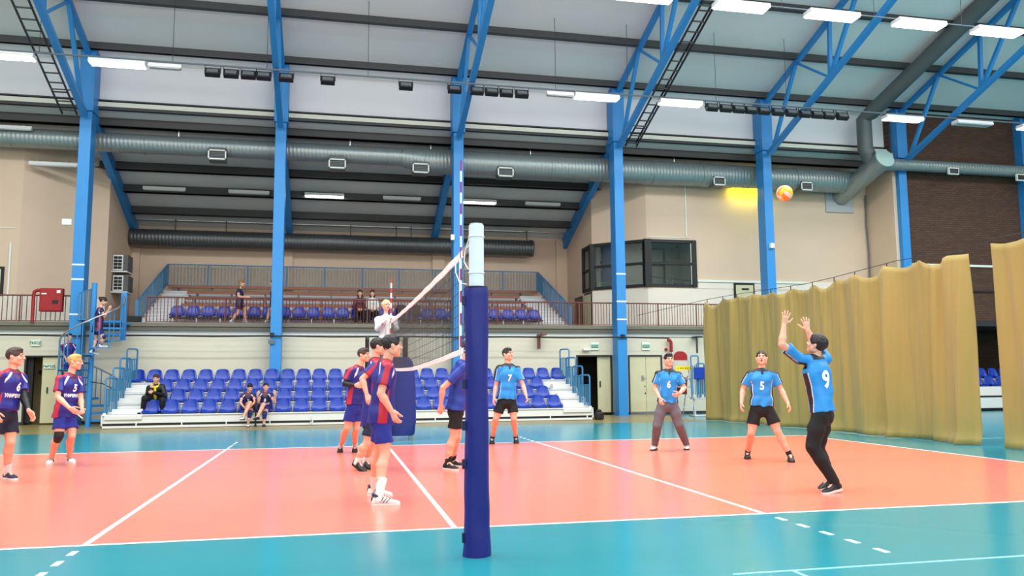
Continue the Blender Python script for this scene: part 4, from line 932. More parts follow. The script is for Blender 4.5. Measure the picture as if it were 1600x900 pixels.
band('top_band', topz, .07); band('bottom_band', lambda y: botz(y)+.05, .05)
vs = MB()
for y in np.arange(-4.7, 4.71, .1): vs.tube([(NX, y, botz(y)), (NX, y, topz(y)-.03)], .0028, 4, False)
for f in np.linspace(0.06, .94, 9): vs.tube([(NX, y, botz(y)*(1-f)+topz(y)*f) for y in ys], .0028, 4, False)
o = vs.build('mesh_cords', M['net'], t, fixn=False); o['kind'] = 'stuff'
for y in (-4.5, 4.5):
    m = MB(); m.b2((NX-.008, y-.025, botz(y)), (NX+.008, y+.025, topz(y))); m.build('side_band', M['band'], t)
m = MB(); m.tube([(NX, -4.72, NZ1-.03), (.0, PY+.05, zr1)], .006, 6); m.tube([(NX, -4.72, botz(-4.7)+.02), (0, PY+.05, 1.55)], .005, 6); m.tube([(NX, 4.72, NZ1-.03), (0.04, 5.5, 2.4)], .006, 6); m.build('tension_cord', M['band'], t)
m = MB(); m.b2((NX-.012, -5.02, NZ1-.065), (NX+.012, -4.70, NZ1+.0)); m.build('band_end', mat('band_end_grey', srgb(150, 140, 140), .6), t)
for y, mm, lab in ((-4.5, 'magenta', 'striped magenta and white antenna at the near end of the net'), (4.5, 'redstripe', 'striped red and white antenna at the far end of the net')):
    a = thing('net_antenna', lab, 'antenna', (NX, y-.02, 1.45), 'net antennas')
    for k in range(18):
        m = MB(); m.tube([(NX, y-.03, 1.48+k*.1), (NX, y-.03, 1.48+(k+1)*.1)], .009 if y < 0 else .016, 8); m.build('stripe', M[mm] if k % 2 else M['band'], a)
t = thing('net_post', 'far net post hidden behind the umpire stand padding', 'post', (0.05, 5.5, 0))
m = MB(); m.tube([(.05, 5.5, 0), (.05, 5.5, 2.5)], .05, 14); m.build('tube', M['alu'], t)
m = MB(); m.tube([(.05, 5.5, 0), (.05, 5.5, 1.9)], .09, 16); m.build('pad', M['padblue'], t, smooth=True)
# referee stand
RX, RYY = at_y(625, 600, 5.95).x, 5.95
t = thing('referee_stand', 'padded blue referee stand with black handrail at the far end of the net', 'stand', (RX, RYY, 0))
vs = []; fs = []; n = 16
prof = [(.10, .24), (.13, .29), (.4, .32), (1.0, .31), (1.5, .28), (1.65, .24), (1.74, .16)]
for z, hw in prof:
    for j in range(n):
        an = 2*PI*j/n; cx = math.copysign(abs(math.cos(an))**.5, math.cos(an)); sy = math.copysign(abs(math.sin(an))**.5, math.sin(an)); vs.append((RX+hw*cx, RYY-.28+.07*sy, z))
for i in range(len(prof)-1):
    for j in range(n): fs.append((i*n+j, i*n+(j+1) % n, (i+1)*n+(j+1) % n, (i+1)*n+j))
fs.append(tuple(range(n))[::-1]); fs.append(tuple((len(prof)-1)*n+j for j in range(n)))
MB().add(vs, fs).build('pad', M['padblue'], t, smooth=True)
m = MB(); m.b2((RX-.55, RYY-.2, 1.02), (RX+.3, RYY+.5, 1.07)); m.build('platform', M['dark'], t)
for x, y in ((-.5, -.15), (.25, -.15), (-.5, .45), (.25, .45)):
    m = MB(); m.tube([(RX+x, RYY+y, 0), (RX+x, RYY+y, 1.02)], .025, 8); m.build('leg', M['steel'], t)
xa = at_y(574, 545, RYY).x; xb = at_y(634, 545, RYY).x; zt_ = at_y(600, 527, RYY).z
for x in (xa, xb):
    m = MB(); m.tube([(x, RYY-.2, 1.05), (x, RYY-.2, zt_-.06), (x, RYY-.14, zt_), (x, RYY+.4, zt_), (x, RYY+.45, zt_-.06), (x, RYY+.45, 1.05)], .03, 8); m.build('handrail', M['black'], t, smooth=True)
m = MB(); m.b2((xa, RYY-.1, 1.02), (xb, RYY+.45, 1.07)); m.build('platform', M['dark'], t)

# ball in the air
C = at_y(1226, 302, -1.6); r = .112
t = thing('volleyball', 'yellow orange volleyball in the air above the setter', 'ball', C)
bm_ = [mat('ball_yellow', srgb(250, 190, 40), .5), mat('ball_orange', srgb(246, 130, 40), .5), mat('ball_pale', srgb(240, 205, 190), .5)]
Rb = Euler((.5, .4, .3)).to_matrix()
for ax in range(3):
    for sg in (-1, 1):
        for st_ in range(3):
            vs = []; fs = []; a0, a1 = -1+st_*2/3+.012, -1+(st_+1)*2/3-.012; nu, nv = 5, 9
            for i in range(nu+1):
                for j in range(nv+1):
                    a = a0+(a1-a0)*i/nu; bb = (-1+.012)+(2-.024)*j/nv
                    a_, b_ = math.tan(a*PI/4), math.tan(bb*PI/4)
                    vv = Vector((sg, a_, b_)) if ax == 0 else Vector((b_, sg, a_)) if ax == 1 else Vector((a_, b_, sg))
                    edge = (i in (0, nu)) or (j in (0, nv)); vs.append(C+Rb@(vv.normalized()*(r*(.975 if edge else 1))))
            for i in range(nu):
                for j in range(nv): q_ = i*(nv+1)+j; fs.append((q_, q_+1, q_+nv+2, q_+nv+1))
            MB().add(vs, fs).build('panel', bm_[(st_+ax) % 3], t, smooth=True)
m = MB(); m.ball(C, r*.97, 20, 12); m.build('bladder', bm_[1], t, smooth=True)
# ================================================================== people
# ---- signed distance helpers: limbs, trunk and clothes are grown as one smooth surface
def surf_nets(D, org, h):
    ins = D < 0
    nx, ny, nz = D.shape
    cnt = np.zeros((nx-1, ny-1, nz-1), np.int8)
    for a in (0, 1):
        for b in (0, 1):
            for c in (0, 1): cnt += ins[a:nx-1+a, b:ny-1+b, c:nz-1+c]
    act = (cnt > 0) & (cnt < 8)
    idx = -np.ones(act.shape, np.int64); I = np.argwhere(act); idx[act] = np.arange(len(I))
    acc = np.zeros((len(I), 3)); n = np.zeros(len(I))
    cor = [(a, b, c) for a in (0, 1) for b in (0, 1) for c in (0, 1)]
    for p in cor:
        for ax in range(3):
            if p[ax]: continue
            q = list(p); q[ax] = 1
            d0 = D[I[:, 0]+p[0], I[:, 1]+p[1], I[:, 2]+p[2]]; d1 = D[I[:, 0]+q[0], I[:, 1]+q[1], I[:, 2]+q[2]]
            m = (d0 < 0) != (d1 < 0); t = np.where(m, d0/np.where(m, d0-d1, 1), 0)
            pos = np.tile(np.array(p, float), (len(I), 1)); pos[:, ax] = t
            acc[m] += pos[m]; n[m] += 1
    V = (I+acc/n[:, None])*h+org
    F = []
    for ax in range(3):
        o = [0, 1, 2]; o.remove(ax); b, c = o
        s0 = [slice(None)]*3; s1 = [slice(None)]*3; s0[ax] = slice(0, -1); s1[ax] = slice(1, None)
        x = ins[tuple(s0)] != ins[tuple(s1)]; E = np.argwhere(x)
        ok = (E[:, b] > 0) & (E[:, c] > 0) & (E[:, b] < D.shape[b]-1) & (E[:, c] < D.shape[c]-1); E = E[ok]
        fl = ins[tuple(s0)][E[:, 0], E[:, 1], E[:, 2]]
        def cell(db, dc):
            e = E.copy(); e[:, b] += db; e[:, c] += dc; return idx[e[:, 0], e[:, 1], e[:, 2]]
        q = np.stack([cell(-1, -1), cell(0, -1), cell(0, 0), cell(-1, 0)], 1)
        if ax == 1: fl = ~fl
        q[~fl] = q[~fl][:, ::-1]; F.append(q)
    F = np.concatenate(F); return V, F
NPV = lambda v: np.array(v, float)
class Field:
    def __init__(s): s.p = []
    def cone(s, a, b, ra, rb, k=.02):
        a, b = NPV(a), NPV(b); r = max(ra, rb); ab = b-a; L2 = max(ab@ab, 1e-9)
        def f(P):
            t = np.clip(((P-a)@ab)/L2, 0, 1); return np.linalg.norm(P-a-t[..., None]*ab, axis=-1)-(ra+(rb-ra)*t)
        s.p.append((np.minimum(a, b)-r, np.maximum(a, b)+r, f, k)); return s
    def chain(s, pts, rs, k=.015):
        for i in range(len(pts)-1): s.cone(pts[i], pts[i+1], rs[i], rs[i+1], k)
        return s
    def ell(s, c, R, r, k=.02):
        c, r = NPV(c), NPV(r); R = np.array(R, float)
        def f(P):
            q = (P-c)@R; k0 = np.linalg.norm(q/r, axis=-1); k1 = np.linalg.norm(q/(r*r), axis=-1); return k0*(k0-1)/np.maximum(k1, 1e-6)
        m = r.max(); s.p.append((c-m, c+m, f, k)); return s
    def ecap(s, a, b, ua, ub, ra, rb, k=.03):
        """flattened capsule: ua/ub cross axis at each end, ra/rb = (half width, half depth)"""
        a, b, ua, ub = map(NPV, (a, b, ua, ub)); e = (b-a); L = np.linalg.norm(e); e = e/L
        def f(P):
            q = P-a; h = q@e; t = np.clip(h/L, 0, 1); u = ua+(ub-ua)*t[..., None]; u = u-(u@e)[..., None]*e; u = u/np.maximum(np.linalg.norm(u, axis=-1), 1e-6)[..., None]
            w_ = np.cross(e, u); x = (q*u).sum(-1); y = (q*w_).sum(-1); z = h-t*L
            rx = ra[0]+(rb[0]-ra[0])*t; ry = ra[1]+(rb[1]-ra[1])*t; rz = np.minimum(rx, ry)
            k0 = np.sqrt((x/rx)**2+(y/ry)**2+(z/rz)**2); k1 = np.sqrt((x/rx**2)**2+(y/ry**2)**2+(z/rz**2)**2); return k0*(k0-1)/np.maximum(k1, 1e-6)
        r = max(max(ra), max(rb)); s.p.append((np.minimum(a, b)-r, np.maximum(a, b)+r, f, k)); return s
    def clip_last(s, p, n):
        """cut the last primitive off beyond plane p with outward normal n"""
        lo, hi, f, k = s.p[-1]; p, n = NPV(p), NPV(n); n = n/np.linalg.norm(n)
        s.p[-1] = (lo, hi, lambda P: np.maximum(f(P), (P-p)@n), k); return s
    def mesh(s, h, post=None):
        pad = .035; lo = np.min([p[0] for p in s.p], 0)-pad; hi = np.max([p[1] for p in s.p], 0)+pad
        n = np.ceil((hi-lo)/h).astype(int)+1; D = np.full(n, .2, np.float64)
        ax = [lo[i]+h*np.arange(n[i]) for i in range(3)]
        for plo, phi, f, k in s.p:
            i0 = np.maximum(((plo-pad-lo)/h).astype(int), 0); i1 = np.minimum(((phi+pad-lo)/h).astype(int)+1, n)
            sl = tuple(slice(i0[i], i1[i]) for i in range(3))
            P = np.stack(np.meshgrid(ax[0][sl[0]], ax[1][sl[1]], ax[2][sl[2]], indexing='ij'), -1)
            d = f(P); a = D[sl]; hh = np.clip(.5+.5*(a-d)/k, 0, 1); D[sl] = a*(1-hh)+d*hh-k*hh*(1-hh)
        if post is not None:
            P = np.stack(np.meshgrid(*ax, indexing='ij'), -1); D = post(P, D)
        return surf_nets(D, lo, h)
def link_mesh(name, V, F, m, parent, smooth=True, cols=None):
    off = NPV(WORLD_AT.get(parent.as_pointer(), Vector())) if parent is not None else 0
    me = bpy.data.meshes.new(name); V = V-off
    me.vertices.add(len(V)); me.vertices.foreach_set('co', V.ravel()); nf = len(F)
    me.loops.add(nf*4); me.loops.foreach_set('vertex_index', F.ravel().astype(np.int32)); me.polygons.add(nf)
    me.polygons.foreach_set('loop_start', np.arange(0, nf*4, 4, dtype=np.int32))
    me.update(calc_edges=True); me.validate()
    if smooth: me.polygons.foreach_set('use_smooth', [True]*len(me.polygons))
    if cols is not None:
        at = me.color_attributes.new('Col', 'FLOAT_COLOR', 'POINT'); c = np.ones((len(V), 4)); c[:, :3] = cols; at.data.foreach_set('color', c.ravel())
    me.materials.append(m); o = bpy.data.objects.new(name, me); COL.objects.link(o); o.parent = parent
    WORLD_AT[o.as_pointer()] = Vector(off) if parent is not None else Vector()
    return o
def cloth_mat(name, rough=.6, bump=.2):
    m = mat(name, (1, 1, 1, 1), rough, bump=bump, bscale=14); nt = m.node_tree; at = nt.nodes.new('ShaderNodeAttribute'); at.attribute_name = 'Col'
    nt.links.new(at.outputs['Color'], nt.nodes['Principled BSDF'].inputs['Base Color']); return m
M['jersey'] = cloth_mat('jersey_cloth', .5); M['fabric'] = cloth_mat('fabric_cloth', .8)
M['skin'] = mat('skin', srgb(226, 168, 142), .5, noise=.06, nscale=9)
M['skin_leg'] = M['skin']
HAIR = {'black': mat('hair_black', srgb(24, 20, 20), .55, noise=.4, nscale=60), 'brown': mat('hair_brown', srgb(62, 44, 34), .55, noise=.3, nscale=60), 'dark': mat('hair_dark_brown', srgb(36, 27, 23), .55, noise=.35, nscale=60),
        'blond': mat('hair_blond', srgb(196, 160, 90), .6, noise=.25, nscale=60), 'grey': mat('hair_pale', srgb(206, 190, 150), .7, noise=.25, nscale=40), 'ash': mat('hair_ash', srgb(130, 100, 66), .6, noise=.25, nscale=50)}
M['eye'] = mat('eye_white', srgb(196, 186, 178), .5); M['iris'] = mat('iris_dark', srgb(40, 30, 26), .3); M['lip'] = mat('lip', srgb(190, 100, 92), .5); M['mouth'] = mat('mouth_open', srgb(70, 24, 26), .6)
M['shoe_black'] = mat('shoe_black', srgb(22, 22, 24), .5); M['shoe_white'] = mat('shoe_white', srgb(224, 224, 222), .5); M['shoe_navy'] = mat('shoe_navy', srgb(28, 34, 66), .5); M['sole_white'] = mat('sole_white', srgb(226, 226, 224), .5); M['sole_dark'] = mat('sole_dark', srgb(32, 32, 34), .6)
M['sock_white'] = mat('sock_white', srgb(230, 230, 230), .8); M['sock_black'] = mat('sock_black', srgb(24, 24, 26), .8); M['sock_navy'] = mat('sock_navy', srgb(32, 40, 110), .8)
M['print'] = mat('jersey_print', srgb(238, 238, 242), .6); M['printred'] = mat('print_red', srgb(190, 30, 60), .6); M['knee'] = mat('kneepad_black', srgb(18, 18, 19), .7)
C3 = lambda r, g, b: np.array(srgb(r, g, b)[:3])
NAVY, CRIM, WHT, CYAN, BLK, MARO = C3(24, 30, 128), C3(188, 24, 52), C3(232, 232, 238), C3(30, 138, 214), C3(14, 16, 26), C3(110, 20, 44)
def sst(a, b, x): t = np.clip((x-a)/(b-a), 0, 1); return t*t*(3-2*t)

class Frame:
    def __init__(s, x, y):
        s.o = Vector((x, y, 0)); h = Vector((x-CAM.x, y-CAM.y, 0)).normalized(); s.h = h; s.r = Vector((h.y, -h.x, 0))
    def at(s, u, v, d=0.0):
        if isinstance(u, Vector): return u
        dr = px_dir(u, v); t = (s.h.dot(s.o-CAM)+d)/s.h.dot(dr); return CAM+dr*t
    def vec(s, a, b, c=0): return (s.r*a+s.h*b+Vector((0, 0, c))).normalized()

def hand_mesh(wr, d, n, side, s, curl, spread, h):
    """wr wrist, d along the hand, n palm normal (fingers curl toward it), side = direction of the thumb side"""
    d = d.normalized(); t = (side-d*side.dot(d)).normalized(); n = (n-d*n.dot(d)-t*n.dot(t)); n = n.normalized() if n.length > .1 else d.cross(t)
    F = Field(); L = .092*s
    F.ecap(wr-d*.02*s, wr+d*L*.95, t, t, (.027*s, .020*s), (.040*s, .0135*s), .012)
    F.ell(wr+d*.035*s+t*.024*s+n*.008*s, [list(r) for r in np.array([t, d, n]).T], (.018*s, .034*s, .015*s), .012)
    fl = [(.030, .074, .0088), (.010, .083, .0090), (-.011, .077, .0086), (-.030, .060, .0076)]
    for k, (off, ln, r) in enumerate(fl):
        b = wr+d*(L-(.004 if k in (1, 2) else .010)*s)+t*off*s; dd = (d+t*(off*8*spread)).normalized(); c = curl*(1+.12*k); pts = [b-dd*.012*s]; ang = c*.30
        p = b.copy()
        for j, fr in enumerate((.46, .30, .24)):
            v = dd*math.cos(ang)+n*math.sin(ang); pts.append(p.copy()); p = p+v*ln*fr*s; ang += c*.55
        pts.append(p)
        F.chain(pts, [r*s, r*s, r*.95*s, r*.86*s, r*.74*s], .006)
    b = wr+d*.022*s+t*.026*s; v1 = (d*.62+t*(.62+.3*spread)+n*.30).normalized(); p1 = b+v1*.040*s; v2 = (d*.88+t*(.22+.35*spread)+n*(.25+.2*curl)).normalized(); p2 = p1+v2*.033*s; p3 = p2+(v2+n*.2*curl).normalized()*.026*s
    F.chain([b, p1, p2, p3], [.0125*s, .0105*s, .0095*s, .0078*s], .008)
    return F.mesh(h)

def basis(fwd, up):
    f = fwd.normalized(); r = f.cross(up).normalized(); u = r.cross(f); return r, f, u   # right, forward, up

def head_parts(par, c, fwd, up, s, hair, style, mouth, h, skin):
    r, f, u = basis(fwd, up); R = [list(x) for x in np.array([r, f, u]).T]
    L = lambda x, y, z: c+(r*x+f*y+u*z)*s
    F = Field()
    F.ell(L(0, -.012, .030), R, (.076*s, .096*s, .088*s), .02)
    F.ell(L(0, .018, -.045), R, (.060*s, .072*s, .066*s), .03)
    F.ell(L(0, .066, -.094), R, (.026*s, .022*s, .020*s), .03)
    for sg in (-1, 1):
        F.ell(L(.040*sg, .058, -.018), R, (.028*s, .026*s, .028*s), .02)
        F.ell(L(.030*sg, .078, .034), R, (.026*s, .012*s, .009*s), .012)
        F.ell(L(.055*sg, -.005, -.058), R, (.018*s, .04*s, .03*s), .03)
    F.cone(L(0, .088, .022), L(0, .112, -.018), .008*s, .0125*s, .01)
    for sg in (-1, 1): F.ell(L(.013*sg, .098, -.021), R, (.009*s, .010*s, .008*s), .008)
    F.ell(L(0, .089, -.050), R, (.022*s, .009*s, .0065*s), .006); F.ell(L(0, .087, -.062), R, (.019*s, .010*s, .007*s), .006)
    for sg in (-1, 1):
        F.ell(L(.077*sg, -.012, -.005), R, (.010*s, .020*s, .032*s), .006); F.ell(L(.083*sg, -.020, .004), R, (.008*s, .017*s, .026*s), .004)
    V, Fc = F.mesh(h)
    # eye sockets pressed in
    q = (V-NPV(c))@np.array(R); q /= s
    for sg in (-1, 1):
        w_ = np.exp(-(((q[:, 0]-.031*sg)/.016)**2+((q[:, 2]-.014)/.011)**2))*(q[:, 1] > .04); V -= (w_*.009*s)[:, None]*NPV(f)
    out = (V, Fc)
    for sg in (-1, 1):
        m = MB(); m.ball(L(.031*sg, .0735, .0135), (.0115*s, .0120*s, .0065*s), 10, 7); e = m.build('eye', M['eye'], par, smooth=True)
        m = MB(); m.ball(L(.031*sg, .0820, .0135), (.0060*s, .0050*s, .0060*s), 8, 6); m.build('iris', M['iris'], e, smooth=True)
        m = MB(); m.tube([L(.014*sg, .092, .030), L(.032*sg, .089, .036), L(.050*sg, .074, .030)], [.0035*s, .0042*s, .0025*s], 6); m.build('eyebrow', hair if style != 'curly' else HAIR['ash'], par, smooth=True)
    if mouth == 'open':
        m = MB(); m.ball(L(0, .091, -.057), (.017*s, .009*s, .016*s), 12, 8); m.build('mouth', M['mouth'], par, smooth=True)
    else:
        m = MB(); m.tube([L(-.022, .085, -.055), L(-.008, .0965, -.0545), L(.008, .0965, -.0545), L(.022, .085, -.055)], [.002*s, .0036*s, .0036*s, .002*s], 6); m.build('mouth', M['lip'], par, smooth=True)
    # hair
    H = Field(); g = {'short': 1.0, 'crop': .93, 'curly': 1.14, 'long': 1.05, 'bun': 1.04, 'thick': 1.08}[style]
    if style == 'crop': H.ell(L(0, -.014, .034), R, (.0785*s, .0985*s, .091*s), .02)
    else: H.ell(L(0, -.016, .038), R, (.082*s*g, .101*s*g, .094*s*g), .02)
    fz = {'short': .044, 'crop': .048, 'curly': .044, 'long': .042, 'bun': .044, 'thick': .044}[style]
    nr = np.array([0, .70, -.72]); p0 = np.array([0, .082, fz])
    lo, hi, f0, k0 = H.p[-1]; cN = NPV(c); RN = np.array(R)
    zmin = {'short': -.075, 'crop': -.07, 'curly': -.09, 'long': -.2, 'bun': -.08, 'thick': -.135}[style]
    def fh(P):
        q = (P-cN)@RN/s; cut = ((q-p0)@nr)*s
        ear = (.030-np.linalg.norm((q-np.array([0, .010, -.02]))*np.array([0, 1, 1]), axis=-1))*s*(np.abs(q[..., 0]) > .05)
        n_ = .0035*np.sin(q[..., 0]*120+2*np.sin(q[..., 1]*60))*np.sin(q[..., 2]*90+q[..., 1]*110)
        if style == 'curly': n_ = n_*3.2
        d = f0(P)-n_*s
        return np.maximum(np.maximum(d, cut), np.maximum((zmin-q[..., 2])*s, np.where(np.abs(q[..., 0]) > .05, ear, -1)))
    H.p[-1] = (lo-.02, hi+.02, fh, k0)
    if style == 'long':
        for xx in (-.055, -.02, .02, .055): H.chain([L(xx, -.06, .02), L(xx*1.1, -.085, -.08), L(xx*1.1, -.07, -.20)], [.04*s, .038*s, .022*s], .03)
    if style == 'bun':
        H.ell(L(0, -.12, .06), R, (.045*s, .04*s, .04*s), .02)
    if style == 'short' or style == 'thick':
        H.ell(L(0, .045, .098), R, (.058*s, .04*s, .022*s), .03)
    Vh, Fh = H.mesh(h)
    link_mesh('hair', Vh, Fh, hair, par)
    return out

def shoe(par, heel_dir, an, s, upper, sole, lift=0.0, zg=None):
    """an = ankle ground point, heel_dir = horizontal unit towards the toe, lift raises the heel"""
    d = heel_dir; r = Vector((d.y, -d.x, 0)); up = Vector((0, 0, 1)); c, sn = math.cos(lift), math.sin(lift); piv = an+d*.13*s
    def W(x, y, z):
        y2, z2 = y-.13, z
        yy = y2*c+z2*sn; zz = -y2*sn+z2*c
        return piv+(r*x+d*yy+up*zz)*s
    sec = [(-.085, .020, .052), (-.075, .034, .085), (-.045, .039, .105), (.0, .040, .110), (.04, .041, .098), (.08, .045, .076), (.13, .049, .058), (.17, .042, .048), (.195, .026, .040), (.205, .010, .030)]
    vs = []; fs = []; n = 12
    for y, wd, ht in sec:
        for j in range(n):
            a = 2*PI*j/n; ca, sa = math.cos(a), math.sin(a); x = wd*math.copysign(abs(ca)**.7, ca); z = .018+(ht-.018)*(.5+.5*math.copysign(abs(sa)**.8, sa)); x *= (1-.45*max(0, (z-.035)/.09)) if y < .06 else 1
            vs.append(W(x, y, z))
    for i in range(len(sec)-1):
        for j in range(n): fs.append((i*n+j, i*n+(j+1) % n, (i+1)*n+(j+1) % n, (i+1)*n+j))
    fs += [tuple(range(n))[::-1], tuple((len(sec)-1)*n+j for j in range(n))]
    o = MB().add(vs, fs).build('shoe', upper, par, smooth=True)
    vs = []; fs = []; out = [(y, wd+.004) for y, wd, _ in sec]; ring = [(w_, y) for y, w_ in out]+[(-w_, y) for y, w_ in out[::-1]]
    k = len(ring)
    for z in (0.0, .012, .026):
        e = .96 if z == 0 else 1.0
        for x, y in ring: vs.append(W(x*e, y*1.005, z))
    for a in range(2):
        for j in range(k): fs.append((a*k+j, a*k+(j+1) % k, (a+1)*k+(j+1) % k, (a+1)*k+j))
    fs += [tuple(range(k))[::-1], tuple(2*k+j for j in range(k))]
    MB().add(vs, fs).build('sole', sole, o)
    m = MB()
    for q in range(3): m.tube([W(-.020, .045+.022*q, .098-.013*q), W(0, .05+.022*q, .104-.014*q), W(.020, .045+.022*q, .098-.013*q)], .0032*s, 5)
    m.build('lace', M['sock_white'] if upper is not M['shoe_white'] else M['greyrail'], o)
    if upper is M['shoe_white'] and sole is M['sole_white']:
        m = MB(); m.tube([W(.030*math.cos(a), -.035+.042*math.sin(a), .100-.012*math.sin(a)) for a in np.linspace(0, 2*PI, 15)], .014*s, 6); m.tube([W(0, -.082, .05), W(0, -.072, .09)], .016*s, 6); m.build('collar_pad', M['shoe_navy'], o, smooth=True)
        for sg in (-1, 1):
            m = MB()
            for q in range(3): m.tube([W(sg*.047, -.01+.035*q, .035), W(sg*.043, .015+.035*q, .060), W(sg*.028, .035+.033*q, .088-.008*q)], .0035*s, 5)
            m.build('side_stripe', M['shoe_navy'], o)
    return W

def person(label, base, J, face, chest, s=1.0, hair='black', style='short', mouth='shut', top='navy', top_len=.12, sleeve=.70, bottom=('shorts', 'navy'), shoes=('black', 'white'), socks='white', sock_h=.16,
           num=None, word=None, backnum=None, handR=None, handL=None, curlR=.9, curlL=.9, spreadR=0, spreadL=0, q=1.0, lean=None, liftR=0, liftL=0, armsleeve=None, kneepad=None, girl=False, group=None, hgt=None, heads=1.0, extras=None, sw=None):
    fr = Frame(*base); A = lambda k: fr.at(*J[k]) if not isinstance(J[k], Vector) else J[k]
    hv = lambda t: fr.vec(*t)
    F_ = hv(chest); UP = Vector((0, 0, 1))
    hip = A('hip'); neck = A('neck'); head = A('head'); spine = (neck-hip); SL = spine.length; su = spine.normalized()
    Rt = F_.cross(su).normalized(); Fw = su.cross(Rt).normalized()
    hipF = hv(J['hipface']) if 'hipface' in J else F_; HR = hipF.cross(UP).normalized()
    sh = (sw or (.178 if not girl else .155))*s
    S0 = neck-su*.050*s
    shR = A('shR') if 'shR' in J else S0+Rt*sh-su*.028*s
    shL = A('shL') if 'shL' in J else S0-Rt*sh-su*.028*s
    hjR = hip+HR*.088*s-UP*.02*s; hjL = hip-HR*.088*s-UP*.02*s
    elR, elL, wrR, wrL, knR, knL = (A(k) for k in ('elR', 'elL', 'wrR', 'wrL', 'knR', 'knL'))
    root = thing('person', label, 'person', (hip.x, hip.y, J.get('z', 0.0)), group)
    feet = {}
    for sd in 'RL':
        if isinstance(J['ft'+sd], Vector): g = J['ft'+sd]; td = hv(J['toe'+sd])
        else: g = ground(*J['ft'+sd], J.get('z', 0.0)); t_ = J['toe'+sd]; td = (ground(*t_, J.get('z', 0.0))-g) if len(t_) == 2 else hv(t_)
        td.z = 0; td.normalize(); feet[sd] = (g, td)
    W = {}
    up_m = M['shoe_'+shoes[0]]; so_m = M['sole_'+shoes[1]]
    for sd, lf in (('R', liftR), ('L', liftL)):
        W[sd] = shoe(root, feet[sd][1], feet[sd][0], s, up_m, so_m, lf)
    anR, anL = W['R'](0, -.012, .085), W['L'](0, -.012, .085)
    hb = .0125/q; hh = .0062/q; hd = .0050/q
    # -------- body
    B = Field(); wf = .9 if girl else 1.0
    wa = hip+spine*.36; chst = hip+spine*.72
    B.ecap(hip-UP*.04*s, wa, HR, Rt, (.118*s, .080*s), (.112*s*wf, .078*s), .03); B.ecap(wa, chst, Rt, Rt, (.112*s*wf, .078*s), (.140*s*wf, .095*s), .03)
    B.ecap(chst, S0, Rt, Rt, (.140*s*wf, .095*s), (.110*s*wf, .068*s), .03)
    for x in (shR, shL): B.cone(neck-su*.03*s, x, .048*s, .046*s, .03)
    nb = head-UP*.0
    rH, fH, uH = basis(hv(face), UP if lean is None else hv(lean)); nk = head-fH*.022*s*heads-uH*.055*s*heads
    B.cone(neck-su*.05*s, nk, .058*s*(.88 if girl else 1), .052*s*(.85 if girl else 1), .02)
    ag = .86 if girl else 1.0
    for a, e, w_ in ((shR, elR, wrR), (shL, elL, wrL)):
        B.chain([a, a+(e-a)*.45, e], [.052*s*ag, .049*s*ag, .039*s*ag], .02); B.chain([e, e+(w_-e)*.28, w_], [.039*s*ag, .043*s*ag, .027*s*ag], .015)
    for a, kn, an in ((hjR, knR, anR), (hjL, knL, anL)):
        lg = .72 if bottom[0] == 'trousers' else 1.0; B.chain([a, a+(kn-a)*.35, a+(kn-a)*.7, kn], [.058*s, .066*s*lg, .072*s*lg, .055*s*lg], .012)
        ax = (an-kn).normalized(); bk = -(fr.vec(0, 0, 0) if False else hipF); bk = (bk-ax*bk.dot(ax)); bk = bk.normalized() if bk.length > .05 else bk
        B.chain([kn, kn+(an-kn)*.3+bk*.018*s, kn+(an-kn)*.62+bk*.008*s, an], [.053*s*lg, .060*s*lg, .048*s*lg, .036*s*lg], .02)
    for sd, an in (('R', anR), ('L', anL)): B.cone(an, W[sd](0, .10, .045), .034*s, .025*s, .02)
    V, Fc = B.mesh(hb)
    hV, hF = head_parts(root, head, hv(face), UP if lean is None else hv(lean), s*heads, HAIR[hair], style, mouth, hh, M['skin'])
    allV = [V]; allF = [Fc]; n = len(V)
    allV.append(hV); allF.append(hF+n); n += len(hV)
    for sd, wr, el, hdv, cu, sp_, sg in (('R', wrR, elR, handR, curlR, spreadR, 1), ('L', wrL, elL, handL, curlL, spreadL, -1)):
        fd = (wr-el).normalized()
        d = hv(hdv[0]) if hdv else fd
        th = hv(hdv[1]) if hdv else (Fw if abs(d.dot(Fw)) < .8 else su)
        pn = hv(hdv[2]) if hdv and len(hdv) > 2 else -Rt*sg
        v_, f_ = hand_mesh(wr, d, pn, th, s*(.93 if girl else 1.0), cu, sp_, hd); allV.append(v_); allF.append(f_+n); n += len(v_)
    link_mesh('body', np.concatenate(allV), np.concatenate(allF), M['skin'], root)
    # -------- shirt / coat
    T = Field(); e = .022*s if top not in ('coat', 'jacket') else .040*s
    hemp = hip-su*top_len*s
    T.ecap(hemp-su*.06*s, hip+spine*.1, HR, HR, (.184*s+e*.4, .138*s+e*.4), (.164*s+e*.5, .120*s+e*.4), .03); T.clip_last(hemp, -su)
    T.ecap(hip+spine*.1, wa, HR, Rt, (.156*s+e*.5, .114*s+e*.5), (.146*s*wf+e*.6, .108*s+e*.5), .03)
    T.ecap(wa, chst, Rt, Rt, (.146*s*wf+e*.6, .108*s+e*.5), (.165*s*wf+e*.6, .116*s+e*.5), .03)
    T.ecap(chst, S0, Rt, Rt, (.162*s*wf+e*.6, .116*s+e*.4), (.125*s*wf+e*.3, .080*s+e*.3), .03)
    for x in (shR, shL): T.cone(neck-su*.035*s, x, .058*s+e*.3, .050*s+e*.4, .035)
    sl = {}
